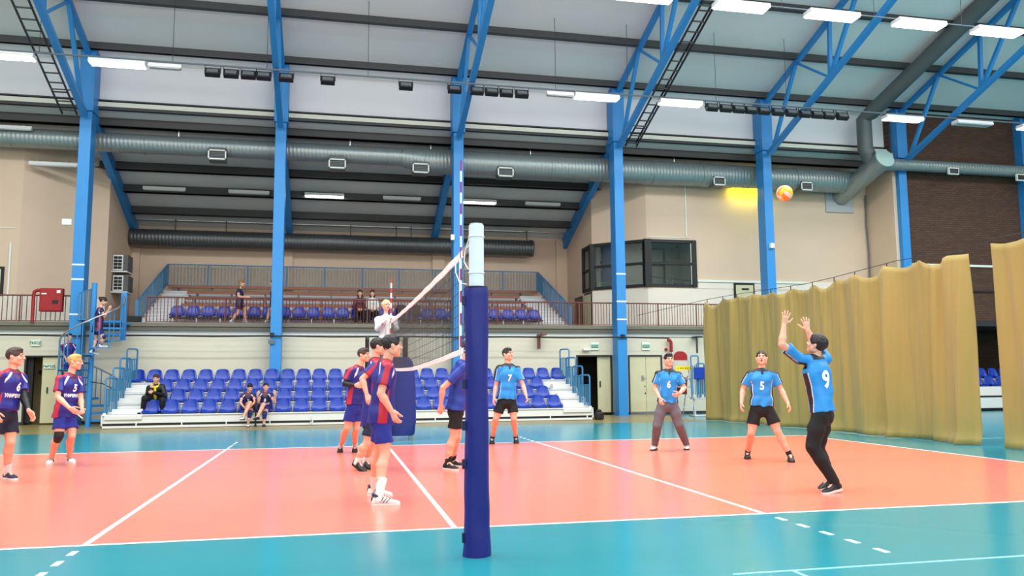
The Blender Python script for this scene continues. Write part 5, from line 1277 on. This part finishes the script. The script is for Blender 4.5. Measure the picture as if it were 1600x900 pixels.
    for sd, a, el, wr in (('R', shR, elR, wrR), ('L', shL, elL, wrL)):
        if sleeve <= 0: continue
        if sleeve <= 1:
            d = (el-a); T.cone(a, a+d*(sleeve+.15), .054*s+e*.4, .068*s+e*.5, .03); T.clip_last(a+d*sleeve, d)
        else:
            T.cone(a, el, .060*s+e*.4, .050*s+e*.4, .025); T.cone(el, wr, .050*s+e*.4, .036*s+e*.3, .02)
        sl[sd] = (a, el)
    a1, a2, a3 = NPV(su), NPV(Rt), NPV(Fw); o_ = NPV(hip)
    ph = random.uniform(0, 6)
    def wrinkle(P, D):
        x = P-o_; u_, r_, f_ = x@a1, x@a2, x@a3
        w_ = .0045*np.sin(u_*26+r_*14+2.2*np.sin(r_*11+ph)+ph)*np.sin(f_*12+u_*9+ph*2)+.003*np.sin(r_*48+u_*8+ph)
        w_ = w_*(1+.8*np.clip(.25-u_, 0, .3)/.3)
        nk_ = (x@a1-(SL-.0*s)); return D+w_*s
    Vt, Ft = T.mesh(.0095/q, wrinkle)
    x = Vt-o_; u_ = x@a1/SL; r_ = x@a2/s; f_ = x@a3/s
    cols = np.zeros((len(Vt), 3))
    ang = np.zeros(len(Vt)); ins = np.zeros(len(Vt), bool); along = np.zeros(len(Vt)); outer = np.zeros(len(Vt))
    for sd, (a, el) in sl.items():
        a_, d_ = NPV(a), NPV(el-a); L_ = np.linalg.norm(d_); d_ = d_/L_; y = Vt-a_; t_ = y@d_; off = y-t_[:, None]*d_
        # in the sleeve when nearer its axis than the trunk
        sg = 1 if sd == 'R' else -1; dist = np.linalg.norm(off, axis=1)
        m = (t_ > .0) & (t_ < .5) & (dist < .115*s) & ((r_*sg > .165) | (t_ > .10))
        axis_out = NPV(Rt)*sg*1.0+a1*.6; axis_out = axis_out-d_*(axis_out@d_); axis_out /= np.linalg.norm(axis_out)
        fr_ = NPV(Fw)-d_*(NPV(Fw)@d_); fr_ /= max(np.linalg.norm(fr_), .1)
        on = off/np.maximum(dist, 1e-6)[:, None]
        ang[m] = (on@fr_)[m]; outer[m] = (on@axis_out)[m]; ins |= m; along[m] = t_[m]
    if top in ('navy', 'vest'):
        cols[:] = NAVY if top == 'navy' else C3(30, 26, 80)
        red = np.where(ins, sst(.05, .2, outer)*(1-sst(.42, .5, np.abs(ang))), (u_ > .80)*(1-sst(.045, .055, np.abs(f_+.005)))*sst(.05, .07, np.abs(r_)))
        side = (~ins)*(1-sst(.042, .055, np.abs(f_)))*(u_ < .66)*sst(.10, .125, np.abs(r_))*sst(-.17, -.16, u_)
        if top == 'vest': red *= 0
        cols = cols*(1-np.maximum(red, side)[:, None])+CRIM*np.maximum(red, side)[:, None]
        # white piping from the collar to the armpit on chest and back
        dgl = np.abs(r_)-(.085+.09*(1-np.clip((u_-.72)/.26, 0, 1)))
        wp = (~ins)*(u_ > .70)*(u_ < .97)*(1-sst(.011, .017, np.abs(dgl)))*(np.abs(f_) > .04)
        cols = cols*(1-wp[:, None])+WHT*wp[:, None]
        col_ = sst(.955, .97, u_+.35*np.abs(f_)*(f_ > 0)*0)*(np.abs(r_) < .085); vv = (np.abs(r_) < .075)*(f_ > 0)*(1-sst(.0, .012, np.abs((u_-.99)*SL/s+.08*(1-np.abs(r_)/.075))-.010))
        cc = np.maximum(col_, vv); cols = cols*(1-cc[:, None])+MARO*cc[:, None]
    elif top == 'cyan':
        cols[:] = CYAN
        bk = np.where(ins, sst(.1, .2, outer)*(1-sst(.42, .48, np.abs(ang-.22))), (u_ > .80)*(1-sst(.036, .042, np.abs(f_-.020)))*sst(.05, .07, np.abs(r_)))
        wh = np.where(ins, sst(.1, .2, outer)*(1-sst(.50, .56, np.abs(ang-.22))), 0)
        sd_ = (~ins)*(1-sst(.044, .050, np.abs(f_-.012)))*(u_ < .72)*sst(.09, .11, np.abs(r_)); sw_ = (~ins)*(1-sst(.053, .059, np.abs(f_-.012)))*(u_ < .72)*sst(.09, .11, np.abs(r_))
        wv = np.maximum(wh, sw_); cols = cols*(1-wv[:, None])+WHT*wv[:, None]
        bb = np.maximum(bk, sd_); cols = cols*(1-bb[:, None])+BLK*bb[:, None]
        cc = ((u_ > .955)*(np.abs(r_) < .09)).astype(float); vv = (np.abs(r_) < .018)*(f_ > 0)*(u_ > .86); cc = np.maximum(cc, vv); cols = cols*(1-cc[:, None])+BLK*cc[:, None]
    else:
        cols[:] = {'blue': C3(24, 52, 150), 'coat': C3(16, 16, 18), 'jacket': C3(226, 226, 232), 'maroon': C3(80, 20, 36), 'whiteblouse': C3(216, 212, 206), 'darkvest': C3(34, 28, 70)}[top]
        if top == 'jacket':
            st_ = (~ins)*(np.abs(r_+.06) < .026)*(f_ > 0)*(u_ < .42); cols = cols*(1-st_[:, None])+CRIM*st_[:, None]
    so = link_mesh({'coat': 'coat', 'jacket': 'jacket'}.get(top, 'shirt'), Vt, Ft, M['jersey'], root, cols=cols)
    # collar
    if top in ('cyan', 'navy', 'jacket', 'blue'):
        rr = .064*s; vs = []; fs = []; n_ = 22; cmat = {'cyan': M['black'], 'navy': mat_collar, 'jacket': M['white'], 'blue': M['padblue']}[top]
        for i in range(n_):
            a = 2*PI*i/n_; dirv = Rt*math.sin(a)+Fw*math.cos(a); dip = .045*max(0, math.cos(a))**2
            for k, (r0, z0) in enumerate(((rr, .012 if top != 'navy' else -.004), (rr*1.16, -.012), (rr*1.32, -.045 if top == 'cyan' else -.02))): vs.append(neck+dirv*(r0+(.012*s if math.cos(a) > 0 else 0))+su*(z0-dip)*s)
        for i in range(n_):
            j = (i+1) % n_
            for k in range(2): fs.append((i*3+k, j*3+k, j*3+k+1, i*3+k+1))
        c_ = MB().add(vs, fs).build('collar', cmat, root, smooth=True); md = c_.modifiers.new('thick', 'SOLIDIFY'); md.thickness = .006
    # -------- bottoms
    P_ = Field(); kind, bc = bottom
    cB = {'navy': C3(24, 30, 120), 'dark': C3(18, 22, 46), 'black': C3(14, 14, 16), 'grey': C3(104, 100, 108), 'red': C3(190, 24, 52), 'blue': C3(26, 40, 140), 'wine': C3(90, 20, 60)}[bc]
    P_.ecap(hip-UP*.08*s, hip+spine*.12, HR, HR, (.156*s, .118*s), (.146*s, .106*s), .03)
    for a, kn, an in ((hjR, knR, anR), (hjL, knL, anL)):
        d = kn-a
        if kind == 'shorts':
            cut = .70 if not girl else .55; P_.cone(a-UP*.03*s, a+d*(cut+.15), .082*s, .106*s, .035); P_.clip_last(a+d*cut, d)
        else:
            P_.chain([a-UP*.03*s, a+d*.5, kn], [.092*s, .096*s, .080*s], .03); P_.chain([kn, kn+(an-kn)*.35, kn+(an-kn)*.93], [.080*s, .076*s, .060*s], .02)
    Vb, Fb = P_.mesh(.0105/q, lambda P, D: D+.0035*s*np.sin(P[..., 2]*38+P[..., 0]*17+ph)*np.sin(P[..., 0]*30+P[..., 1]*26+ph))
    link_mesh('shorts' if kind == 'shorts' else 'trousers', Vb, Fb, M['fabric'], root, cols=np.tile(cB, (len(Vb), 1)))
    # -------- socks, pads, sleeves
    if socks:
        for kn, an in ((knR, anR), (knL, anL)):
            d = (kn-an).normalized(); S_ = Field().chain([an-d*.03*s, an+d*.05*s, an+d*sock_h*s], [.043*s, .042*s, (.046 if sock_h < .2 else .060)*s], .01); S_.clip_last(an+d*sock_h*s, d)
            v_, f_ = S_.mesh(.010/q); so_ = link_mesh('sock', v_, f_, M['sock_'+socks], root)
            if num == 'stripes':
                for z in (.72, .82, .92): m = MB(); c0 = an+d*sock_h*z*s; m.tube([c0-d*.004, c0+d*.004], .0475*s, 16); m.build('stripe', M['sock_black'], so_)
    if kneepad:
        for k in kneepad:
            kn, a, an = (knR, hjR, anR) if k == 'R' else (knL, hjL, anL)
            v_, f_ = Field().chain([kn+(a-kn).normalized()*.09*s, kn, kn+(an-kn).normalized()*.10*s], [.066*s, .066*s, .062*s], .02).mesh(.010/q); link_mesh('knee_pad', v_, f_, M['knee'] if top != 'vest' else M['sock_navy'], root)
    if armsleeve:
        for k in armsleeve:
            a, el, wr = (shR, elR, wrR) if k == 'R' else (shL, elL, wrL)
            v_, f_ = Field().chain([a+(el-a)*.5, el, el+(wr-el)*.28, wr-(wr-el)*.08], [.053*s, .045*s, .048*s, .033*s], .02).mesh(.010/q); link_mesh('arm_sleeve', v_, f_, M['black'], root)
    # -------- prints on the cloth
    if num and num != 'stripes' or word or backnum:
        bvh = BVHTree.FromPolygons([Vector(v_) for v_ in Vt], [tuple(int(i) for i in f) for f in Ft])
        def cloth_print(name, s_, size, drop, dirv, m_, sx=1.0, bold=.006, shift=0.0):
            c = neck-su*drop*s; rt = Rt*(-1 if dirv.dot(Fw) < 0 else 1)*-1
            rt = su.cross(dirv).normalized()
            cu = bpy.data.curves.new(name, 'FONT'); cu.body = s_; cu.size = size*s; cu.align_x = 'CENTER'; cu.align_y = 'CENTER'; cu.offset = bold*s; cu.resolution_u = 4
            tmp = bpy.data.objects.new(name, cu); me = bpy.data.meshes.new_from_object(tmp); bpy.data.objects.remove(tmp); bpy.data.curves.remove(cu)
            bm = bmesh.new(); bm.from_mesh(me); bmesh.ops.triangulate(bm, faces=bm.faces[:])
            for _ in range(2):
                lg = [e_ for e_ in bm.edges if e_.calc_length() > .018]
                if lg: bmesh.ops.subdivide_edges(bm, edges=lg, cuts=1); bmesh.ops.triangulate(bm, faces=bm.faces[:])
            off = WORLD_AT[root.as_pointer()]
            for v_ in bm.verts:
                p_ = c+rt*(v_.co.x*sx+shift*s)+su*v_.co.y; hit = bvh.ray_cast(p_+dirv*.5, -dirv, .7)[0]
                v_.co = ((hit+dirv*.006) if hit is not None else p_+dirv*.12*s)-off
            bm.to_mesh(me); bm.free(); me.materials.clear(); me.materials.append(m_)
            o = bpy.data.objects.new(name, me); COL.objects.link(o); o.parent = root
        if num and num != 'stripes': cloth_print('shirt_number', num, .15 if top in ('navy', 'vest') else .17, .20 if top in ('navy', 'vest') else .25, Fw, M['print'], .8)
        if word: cloth_print('shirt_lettering', word[0], word[1], word[2], Fw, word[3], word[4], .003)
        if backnum: cloth_print('shirt_number', backnum, .27, .27, -Fw, M['print'], .85, .010)
    if extras: extras(root, dict(neck=neck, hip=hip, head=head, Fw=Fw, Rt=Rt, su=su, wrR=wrR, wrL=wrL, hv=hv, s=s, fH=fH, uH=uH))
    return root
mat_collar = mat('collar_maroon', srgb(110, 20, 44), .7)

UNI = ('УНИВЕРСИТЕТ', .062, .315, M['print'], .62)
person('young man in navy and red jersey with striped white socks standing nearest, at the net', (-.49, -2.75), dict(head=(612.5, 541, 0), neck=(603, 564, 0), hip=(595, 652, 0), elR=(595, 615, -.26), wrR=(612, 643, -.26), elL=(606, 614, .2), wrL=(612, 640, .2),
       knR=(602, 708, -.10), knL=(593, 704, .14), ftR=(594, 790), toeR=(627, 789), ftL=(586, 775), toeL=(617, 776)), (1, .30, .02), (1, .12, 0), 1.0, 'black', 'short', top='navy', top_len=0.065, bottom=('shorts', 'blue'), shoes=('white', 'white'), socks='white', sock_h=.20, num='stripes', q=1.15,
       handR=((.45, -.1, -.9), (.6, -.5, .2), (-.2, .9, 0)), curlR=.9)
person('dark haired man in navy and red jersey crouching behind the nearest player', (-.5, .35), dict(head=(591, 542, 0), neck=(586, 562, 0), hip=(580, 655, 0), elR=(566, 592, -.22), wrR=(573, 616, -.30), elL=(590, 596, .2), wrL=(585, 618, .25),
       knR=(574, 692, -.12), knL=(583, 692, .10), ftR=(557, 735), toeR=(572, 737), ftL=(571, 732), toeL=(586, 735)), (1, .1, 0), (1, .15, 0), 1.04, 'black', 'short', top='navy', top_len=0.1, bottom=('shorts', 'dark'), shoes=('black', 'dark'), socks='white', liftR=.35, liftL=.2)
person('brown haired man in navy jersey with black arm sleeve, farthest of three', (-.75, 2.6), dict(head=(568.5, 555, 0), neck=(560, 573, 0), hip=(554, 632, 0), elR=(539, 600, -.15), wrR=(555, 602, -.30), elL=(576, 601, .05), wrL=(567, 603, -.2),
       knR=(543, 668, -.05), knL=(557, 669, .05), ftR=(532, 706), toeR=(528, 712), ftL=(554, 706), toeL=(556, 712)), (.88, -.42, 0), (.75, -.55, 0), 1.0, 'brown', 'short', top='navy', top_len=0.0, bottom=('shorts', 'blue'), shoes=('black', 'dark'), socks='white', armsleeve='R', curlR=.5)
person('player in plain blue shirt and black shorts half hidden behind the padded post', (.7, .1), dict(head=(731, 546, 0), neck=(722, 566, 0), hip=(712, 635, 0), elR=(692, 606, -.22), wrR=(689, 632, -.16), elL=(738, 606, .2), wrL=(745, 630, .15),
       knR=(709, 683, -.08), knL=(715, 683, .10), ftR=(700, 734), toeR=(719, 736), ftL=(708, 729), toeL=(727, 730)), (1, .05, 0), (1, .2, 0), 1.02, 'dark', 'short', top='blue', top_len=.04, bottom=('shorts', 'black'), shoes=('black', 'white'), socks='black', sock_h=.12, curlR=.7)
person('tall young man in light blue jersey number 7 and black shorts near the far sideline', (2.2, 3.95), dict(head=(793.5, 554, 0), neck=(794.5, 570, 0), hip=(792, 622, 0), elR=(775, 603, -.02), wrR=(772, 621, -.12), elL=(817, 602, 0), wrL=(822, 618, -.12),
       knR=(775, 654, -.04), knL=(803, 654, -.04), ftR=(769, 693), toeR=(767, 698), ftL=(806, 692), toeL=(811, 698)), (.72, -.62, .12), (.25, -.95, 0), 1.05, 'dark', 'short', top='cyan', top_len=.02, bottom=('shorts', 'black'), shoes=('black', 'dark'), socks='black', sock_h=.10, num='7', curlR=.8)
person('man in light blue jersey number 6 and grey trousers before the double door', (4.7, 1.7), dict(head=(1045, 563, 0), neck=(1045, 579, 0), hip=(1043, 627, 0), elR=(1023, 606, 0), wrR=(1031, 622, -.22), elL=(1069, 606, 0), wrL=(1062, 615, -.30),
       knR=(1027, 664, -.06), knL=(1061, 664, -.02), ftR=(1023, 703), toeR=(1009, 708), ftL=(1073, 702), toeL=(1072, 710)), (.30, -.93, .12), (.10, -1, 0), .98, 'black', 'short', top='cyan', top_len=.02, bottom=('trousers', 'grey'), shoes=('white', 'dark'), socks='black', sock_h=.10, num='6',
       handR=((.2, -.4, -.8), (.6, -.6, 0)), handL=((-.7, -.5, -.3), (0, -.4, .9), (0, .6, -.6)), curlR=1.5, curlL=1.5)
person('man in light blue jersey number 5 and black shorts before the curtain, mouth open', (5.55, -.15), dict(head=(1190, 560, 0), neck=(1190.5, 578, 0), hip=(1190, 632, 0), elR=(1161, 608, .02), wrR=(1158.5, 630, -.12), elL=(1220, 608, .02), wrL=(1231, 630, -.10),
       knR=(1174, 676, -.06), knL=(1215, 674, -.04), ftR=(1168.5, 716), toeR=(1166, 722), ftL=(1235, 721), toeL=(1241, 726)), (.0, -1, .22), (.05, -1, 0), 1.0, 'black', 'crop', 'open', top='cyan', top_len=.02, bottom=('shorts', 'black'), shoes=('black', 'dark'), socks='black', sock_h=.08, num='5', curlR=1.0, curlL=1.0)
person('setter in light blue jersey number 9 and black trousers reaching up with both hands', (4.45, -3.35), dict(head=(1276, 539, 0), neck=(1273, 559, 0), hip=(1285, 640, 0), shL=(1248, 560, -.14), shR=(1290, 561, .14), elL=(1222, 538, -.28), wrL=(1225, 507, -.22), elR=(1270, 532, .28), wrR=(1262, 516, .24),
       knR=(1277, 700, .10), knL=(1270, 698, -.10), ftL=(1306, 770), toeL=(1281, 772.5), ftR=(1301, 763), toeR=(1280, 764.5), hipface=(-.95, .3, 0)), (-.86, .36, .38), (-.72, .69, 0), .98, 'black', 'thick', top='cyan', top_len=.02, bottom=('trousers', 'black'), shoes=('black', 'white'), socks='black', backnum='9', q=1.15,
       handL=((.25, .0, 1), (.85, .3, 0), (-.3, .9, .2)), handR=((-.15, 0, 1), (-.85, -.2, .1), (-.3, .9, .1)), curlR=.35, curlL=.3, spreadR=1.1, spreadL=1.1, lean=(.36, -.18, .9), liftL=.12, liftR=.3, sleeve=.72)
person('young man in navy jersey number 6 with black arm sleeve at left edge', (-5.3, .35), dict(head=(24, 558, 0), neck=(20, 580, 0), hip=(8, 642, 0), elL=(37, 620, .0), wrL=(45, 642, -.22), elR=(-18, 620, -.1), wrR=(-8, 645, -.25),
       knL=(16, 691, -.03), knR=(-12, 691, -.10), ftL=(12, 749), toeL=(37, 752), ftR=(-22, 752), toeR=(2, 757)), (.92, -.32, 0), (.70, -.62, 0), 1.02, 'brown', 'short', top='navy', top_len=-0.03, bottom=('shorts', 'dark'), shoes=('navy', 'white'), socks='white', sock_h=.15, num='6', word=UNI, armsleeve='L', q=1.05, curlL=.8,
       handL=((.5, -.2, -.8), (.5, -.5, .2), (-.3, .4, -.6)))
def tape(root, g):
    m = MB(); p = g['wrR']+g['hv']((.75, -.2, -.6))*.14; m.bar(p, p+g['hv']((.6, -.1, -.6))*.10, .03, .012); m.build('finger_tape', M['white'], root)  # white strip for the tape on the fingers
person('blond young man in navy jersey number 5 with black knee pad, left of court', (-5.0, 2.2), dict(head=(117.5, 566, 0), neck=(110, 586, 0), hip=(102, 644, 0), elR=(90, 620, -.22), wrR=(109, 638, -.45), elL=(126, 624, .02), wrL=(128, 640, -.2),
       knR=(92, 681, -.12), knL=(112, 681, -.05), ftR=(79, 725), toeR=(70, 731), ftL=(109, 723), toeL=(130, 728)), (.92, -.35, -.05), (.66, -.68, 0), 1.0, 'blond', 'short', top='navy', top_len=0.08, bottom=('shorts', 'blue'), shoes=('white', 'white'), socks=None, num='5', word=UNI, kneepad='R', extras=tape, q=1.0,
       handR=((.75, -.3, -.5), (.3, -.2, .8), (-.3, .8, 0)), curlR=.6)
# referee on the stand
def whistle(root, g):
    p = g['head']+g['fH']*.115-g['uH']*.056; m = MB(); m.b2(p-Vector((.012, .012, .01)), p+Vector((.012, .012, .012))); m.build('whistle', M['redstripe'], root)
zr_ = 1.09
RB = (RX-.20, RYY+.12)
person('referee in white jacket with pale curly hair standing on the padded stand', RB, dict(z=zr_, head=(603.5, 478, 0), neck=(603, 494, 0), hip=(604, 533, 0), elR=(590, 513, -.05), wrR=(600, 506, -.28), elL=(619, 514, -.05), wrL=(608, 506, -.28),
       knR=(599, 566, -.05), knL=(609, 566, -.05), ftR=Vector((RB[0]-.1, RB[1], zr_)), toeR=(-.1, -1), ftL=Vector((RB[0]+.1, RB[1], zr_)), toeL=(.1, -1)), (.40, -.9, 0), (.15, -1, 0), .95, 'grey', 'curly', top='jacket', sleeve=2, top_len=.16, bottom=('trousers', 'grey'), shoes=('black', 'dark'), socks=None,
       word=('PINSK', .11, .20, M['printred'], 1.0), handR=((.8, -.3, .3), (0, -.3, .9), (0, .9, 0)), handL=((-.8, -.3, .3), (0, -.3, .9), (0, .9, 0)), curlR=1.4, curlL=1.4, extras=whistle, girl=True, sw=.19)
# two spectators seated on the gallery
def sitter(label, x, y, zs, top, hair, bottom, F=(0, -1), **k):
    V3 = Vector; f = V3((F[0], F[1], 0)).normalized(); r = V3((-f.y, f.x, 0))*-1
    o = V3((x, y, zs)); hip = o+V3((0, 0, .10)); d = k.pop('head_d', 0)
    j = dict(z=zs-.40, hip=hip, neck=hip+V3((0, 0, .49))+f*.03, head=hip+V3((0, 0, .67))+f*.05, elR=hip+r*.20+V3((0, 0, .20))+f*.08, wrR=hip+r*.07+V3((0, 0, .10))+f*.30, elL=hip-r*.20+V3((0, 0, .20))+f*.08, wrL=hip-r*.07+V3((0, 0, .10))+f*.30,
             knR=hip+r*.12+f*.43, knL=hip-r*.12+f*.43, ftR=o+r*.12+f*.46-V3((0, 0, .38)), ftL=o-r*.12+f*.46-V3((0, 0, .38)), toeR=(0, -1), toeL=(0, -1))
    return person(label, (x, y), j, (0, -1, -.05), (0, -1, 0), .92, hair, k.pop('style', 'long'), top=top, sleeve=2, top_len=.05, bottom=bottom, shoes=('black', 'dark'), socks=None, girl=True, q=.72, **k)
xg1 = at_y(562, 487, 16.0).x; xg2 = at_y(581.5, 487, 16.0).x
sitter('dark haired girl in maroon sweater seated on the gallery', xg1, 16.02, 3.38, 'maroon', 'dark', ('trousers', 'black'))
sitter('girl in white blouse and black trousers seated on the gallery', xg2, 16.02, 3.38, 'whiteblouse', 'dark', ('trousers', 'black'))
# girl walking on the gallery and one behind the column
def gp(u, v, y=15.35): return at_y(u, v, y)
G = gp(376, 500); zg = 3.0
person('long haired girl in dark sportswear walking along the gallery', (G.x, G.y), dict(z=zg, head=(377.5, 443, 0), neck=(374.5, 452.5, 0), hip=(374.5, 475, 0), elR=(372, 463, -.15), wrR=(385, 464.5, -.22), elL=(373, 465, .15), wrL=(370, 475, .2),
       knR=(372, 489, -.08), knL=(383, 486, .08), ftR=Vector((gp(360, 500).x, G.y-.08, zg)), toeR=(1, 0), ftL=Vector((gp(385, 500).x, G.y+.08, zg)), toeL=(1, 0)), (1, -.1, 0), (1, -.15, 0), .93, 'ash', 'long', top='darkvest', sleeve=0, top_len=.10, bottom=('shorts', 'wine'), shoes=('white', 'white'), socks='white', sock_h=.08, girl=True, q=.75, liftR=.5)
G2 = gp(427, 500)
person('dark clothed person walking on the gallery hidden behind a blue column', (G2.x, G2.y), dict(z=zg, head=(427, 443, 0), neck=(428, 452.5, 0), hip=(428, 474, 0), elR=(429, 464, .15), wrR=(426, 474, .2), elL=(437, 463, -.15), wrL=(434, 473, -.2),
       knR=(421, 486, -.08), knL=(433, 486, .08), ftR=Vector((gp(415, 500).x, G2.y-.08, zg)), toeR=(-1, 0), ftL=Vector((gp(439, 500).x, G2.y+.08, zg)), toeL=(-1, 0)), (-1, 0, 0), (-1, -.15, 0), .93, 'dark', 'short', top='darkvest', sleeve=.6, bottom=('shorts', 'dark'), shoes=('black', 'dark'), socks='white', sock_h=.08, girl=True, q=.72)
# on the spiral staircase
def phone(root, g):
    p = g['wrR']+g['hv']((.8, 0, .5))*.10; m = MB(); m.bar(p, p+g['hv']((.9, 0, .3))*.15, .075, .012); m.build('phone', M['black'], root)
def tread_z(k): return .2*(k+1)
ft1 = at_y(147, 558, SY-.55); ft2 = at_y(160, 552, SY-.50)
person('girl in navy vest and blue knee socks climbing the spiral staircase with a phone', (SX+.28, SY-.52), dict(z=2.0, head=(161.5, 471, 0), neck=(157, 482, 0), hip=(152.5, 512, 0), elR=(163, 495, -.12), wrR=(169.5, 484, -.2), elL=(160, 494, .15), wrL=(168, 486, .1),
       knR=(161, 530, -.08), knL=(151, 531, .08), ftR=Vector((at_y(158, 551, SY-.5).x, SY-.5, 2.2)), toeR=(.8, .3), ftL=Vector((at_y(144, 559, SY-.5).x, SY-.52, 2.0)), toeL=(.8, .3)), (.95, .1, -.35), (.95, .25, 0), .95, 'dark', 'bun', top='vest', sleeve=0, top_len=.14, bottom=('shorts', 'navy'), shoes=('white', 'white'), socks='navy', sock_h=.30, girl=True, q=.75, extras=phone, liftL=.3)
G3 = Vector((SX-.62, SY+.1, 0)); zt3 = 1.4
person('dark haired person in navy sportswear low on the spiral staircase behind its balusters', (G3.x, G3.y), dict(z=zt3-.2, head=(108, 527, 0), neck=(108, 537, 0), hip=(107, 566, 0), elR=(100, 551, 0), wrR=(103, 562, -.15), elL=(117, 551, 0), wrL=(113, 562, -.15),
       knR=(104, 586, -.1), knL=(111, 586, -.05), ftR=Vector((G3.x-.09, G3.y-.1, zt3-.2)), toeR=(.3, -1), ftL=Vector((G3.x+.09, G3.y-.05, zt3-.2)), toeL=(.3, -1)), (.4, -.9, 0), (.3, -.95, 0), .92, 'black', 'short', top='navy', sleeve=.6, bottom=('shorts', 'navy'), shoes=('black', 'dark'), socks='white', girl=True, q=.72)
# man in a black coat with a yellow scarf
def scarf(root, g):
    n_ = g['neck']; F_, R_, u_ = g['Fw'], g['Rt'], g['su']; s = g['s']
    m = MB(); m.tube([n_+(R_*math.sin(a)*.085+F_*math.cos(a)*.09)*s+u_*(.0-.03*math.cos(a))*s for a in np.linspace(0, 2*PI, 17)], .035*s, 8); m.tube([n_+F_*.11*s-u_*.03*s, n_+F_*.165*s-u_*.14*s+R_*.02, n_+F_*.185*s-u_*.27*s+R_*.02, n_+F_*.19*s-u_*.34*s+R_*.02], [.03*s, .042*s, .045*s, .04*s], 8)
    m.build('scarf', M['yellow'], root, smooth=True)
sx0 = -5.66
cx_ = at_y(243, 610, 12.85).x
hp = Vector((cx_+.05, 12.86, .80))
person('man in black coat and yellow scarf sitting alone at the left end of the seats', (cx_, 12.7), dict(z=TZ[0], hip=hp, neck=(243, 601.5, -.02), head=(244, 591.5, -.06), elR=(231, 616, -.15), wrR=(234.5, 606.5, -.32), elL=(257, 618, -.12), wrL=(240, 613.5, -.38),
       knR=(226, 622, -.38), knL=(254, 626, -.35), ftR=Vector((at_y(222, 640, 12.4).x, 12.45, TZ[0])), toeR=(-.5, -.8), ftL=Vector((at_y(253, 640, 12.45).x, 12.45, TZ[0])), toeL=(.1, -1)), (-.25, -.95, -.15), (-.15, -1, 0), .98, 'brown', 'short', top='coat', sleeve=2, top_len=.06, bottom=('trousers', 'black'), shoes=('black', 'dark'), socks=None, extras=scarf, q=.85,
       handR=((.3, -.2, .9), (.5, -.6, 0), (.8, 0, 0)), handL=((-.8, -.4, .1), (0, -.2, .9)), curlR=1.4, curlL=1.3)
# two players on the front row of seats
for (u0, lab, pose) in ((388, 'player in dark jersey sitting in the front row looking down, legs crossed', 0), (413.5, 'player in dark jersey sitting in the front row with both hands raised, legs crossed', 1)):
    X = at_y(u0, 636, 12.3).x; hp = Vector((X, 12.28, TZ[0]+.17)); fr0 = (X, 12.2)
    if pose == 0:
        j = dict(z=0, hip=hp, neck=(387.5, 614.5, -.05), head=(390.5, 605.5, -.14), elR=(375.5, 629, -.1), wrR=(381, 636, -.32), elL=(398, 628, -.12), wrL=(394, 633, -.35), knR=(391, 629.5, -.48), knL=(391, 645, -.42),
                 ftR=Vector((at_y(380, 650, 11.6).x, 11.62, .20)), toeR=(-.3, -1), ftL=Vector((at_y(387, 668, 11.75).x, 11.80, 0)), toeL=(0, -1)); fc = (.1, -.9, -.4)
        person(lab, fr0, j, fc, (0, -1, 0), .93, 'black', 'short', top='vest', sleeve=.25, bottom=('shorts', 'wine'), shoes=('white', 'dark'), socks=None, num='7', girl=True, q=.8, kneepad='L')
    else:
        j = dict(z=0, hip=hp, neck=(414.5, 613.5, -.02), head=(415.5, 604.5, -.05), elR=(404, 629, -.1), wrR=(402.5, 617, -.22), elL=(429.5, 629, -.1), wrL=(430, 616, -.2), knR=(412, 632, -.48), knL=(413.5, 647, -.42),
                 ftR=Vector((at_y(402, 655, 11.6).x, 11.62, .20)), toeR=(-.5, -1), ftL=Vector((at_y(412, 668, 11.75).x, 11.80, 0)), toeL=(0, -1)); fc = (0, -1, 0)
        person(lab, fr0, j, fc, (0, -1, 0), .93, 'black', 'short', top='vest', sleeve=.25, bottom=('shorts', 'navy'), shoes=('black', 'dark'), socks=None, num='8', word=UNI, girl=True, q=.8, kneepad='L', handR=((.1, 0, 1), (.5, -.5, 0)), handL=((-.1, 0, 1), (-.5, -.5, 0)))
# bags on the gallery seats
for u, m_, lab in ((627, M['black'], 'black backpack on a gallery seat beside the referee'), (650, mat('bag_grey', srgb(58, 54, 52), .7), 'dark grey backpack on a gallery seat under the net band')):
    q_ = at_y(u, 490, 16.0); t = thing('backpack', lab, 'bag', (q_.x, 16.0, 3.37), 'backpacks on the gallery')
    m = MB(); m.box((q_.x, 16.02, 3.56), (.32, .22, .40), None, .07); m.build('pack', m_, t, smooth=True); m = MB(); m.box((q_.x, 15.89, 3.48), (.24, .07, .2), None, .03); m.build('pocket', m_, t, smooth=True)
    m = MB(); m.tube([(q_.x-.05, 16.02, 3.75), (q_.x-.04, 16.02, 3.81), (q_.x+.04, 16.02, 3.81), (q_.x+.05, 16.02, 3.75)], .01, 6); m.build('loop', m_, t)
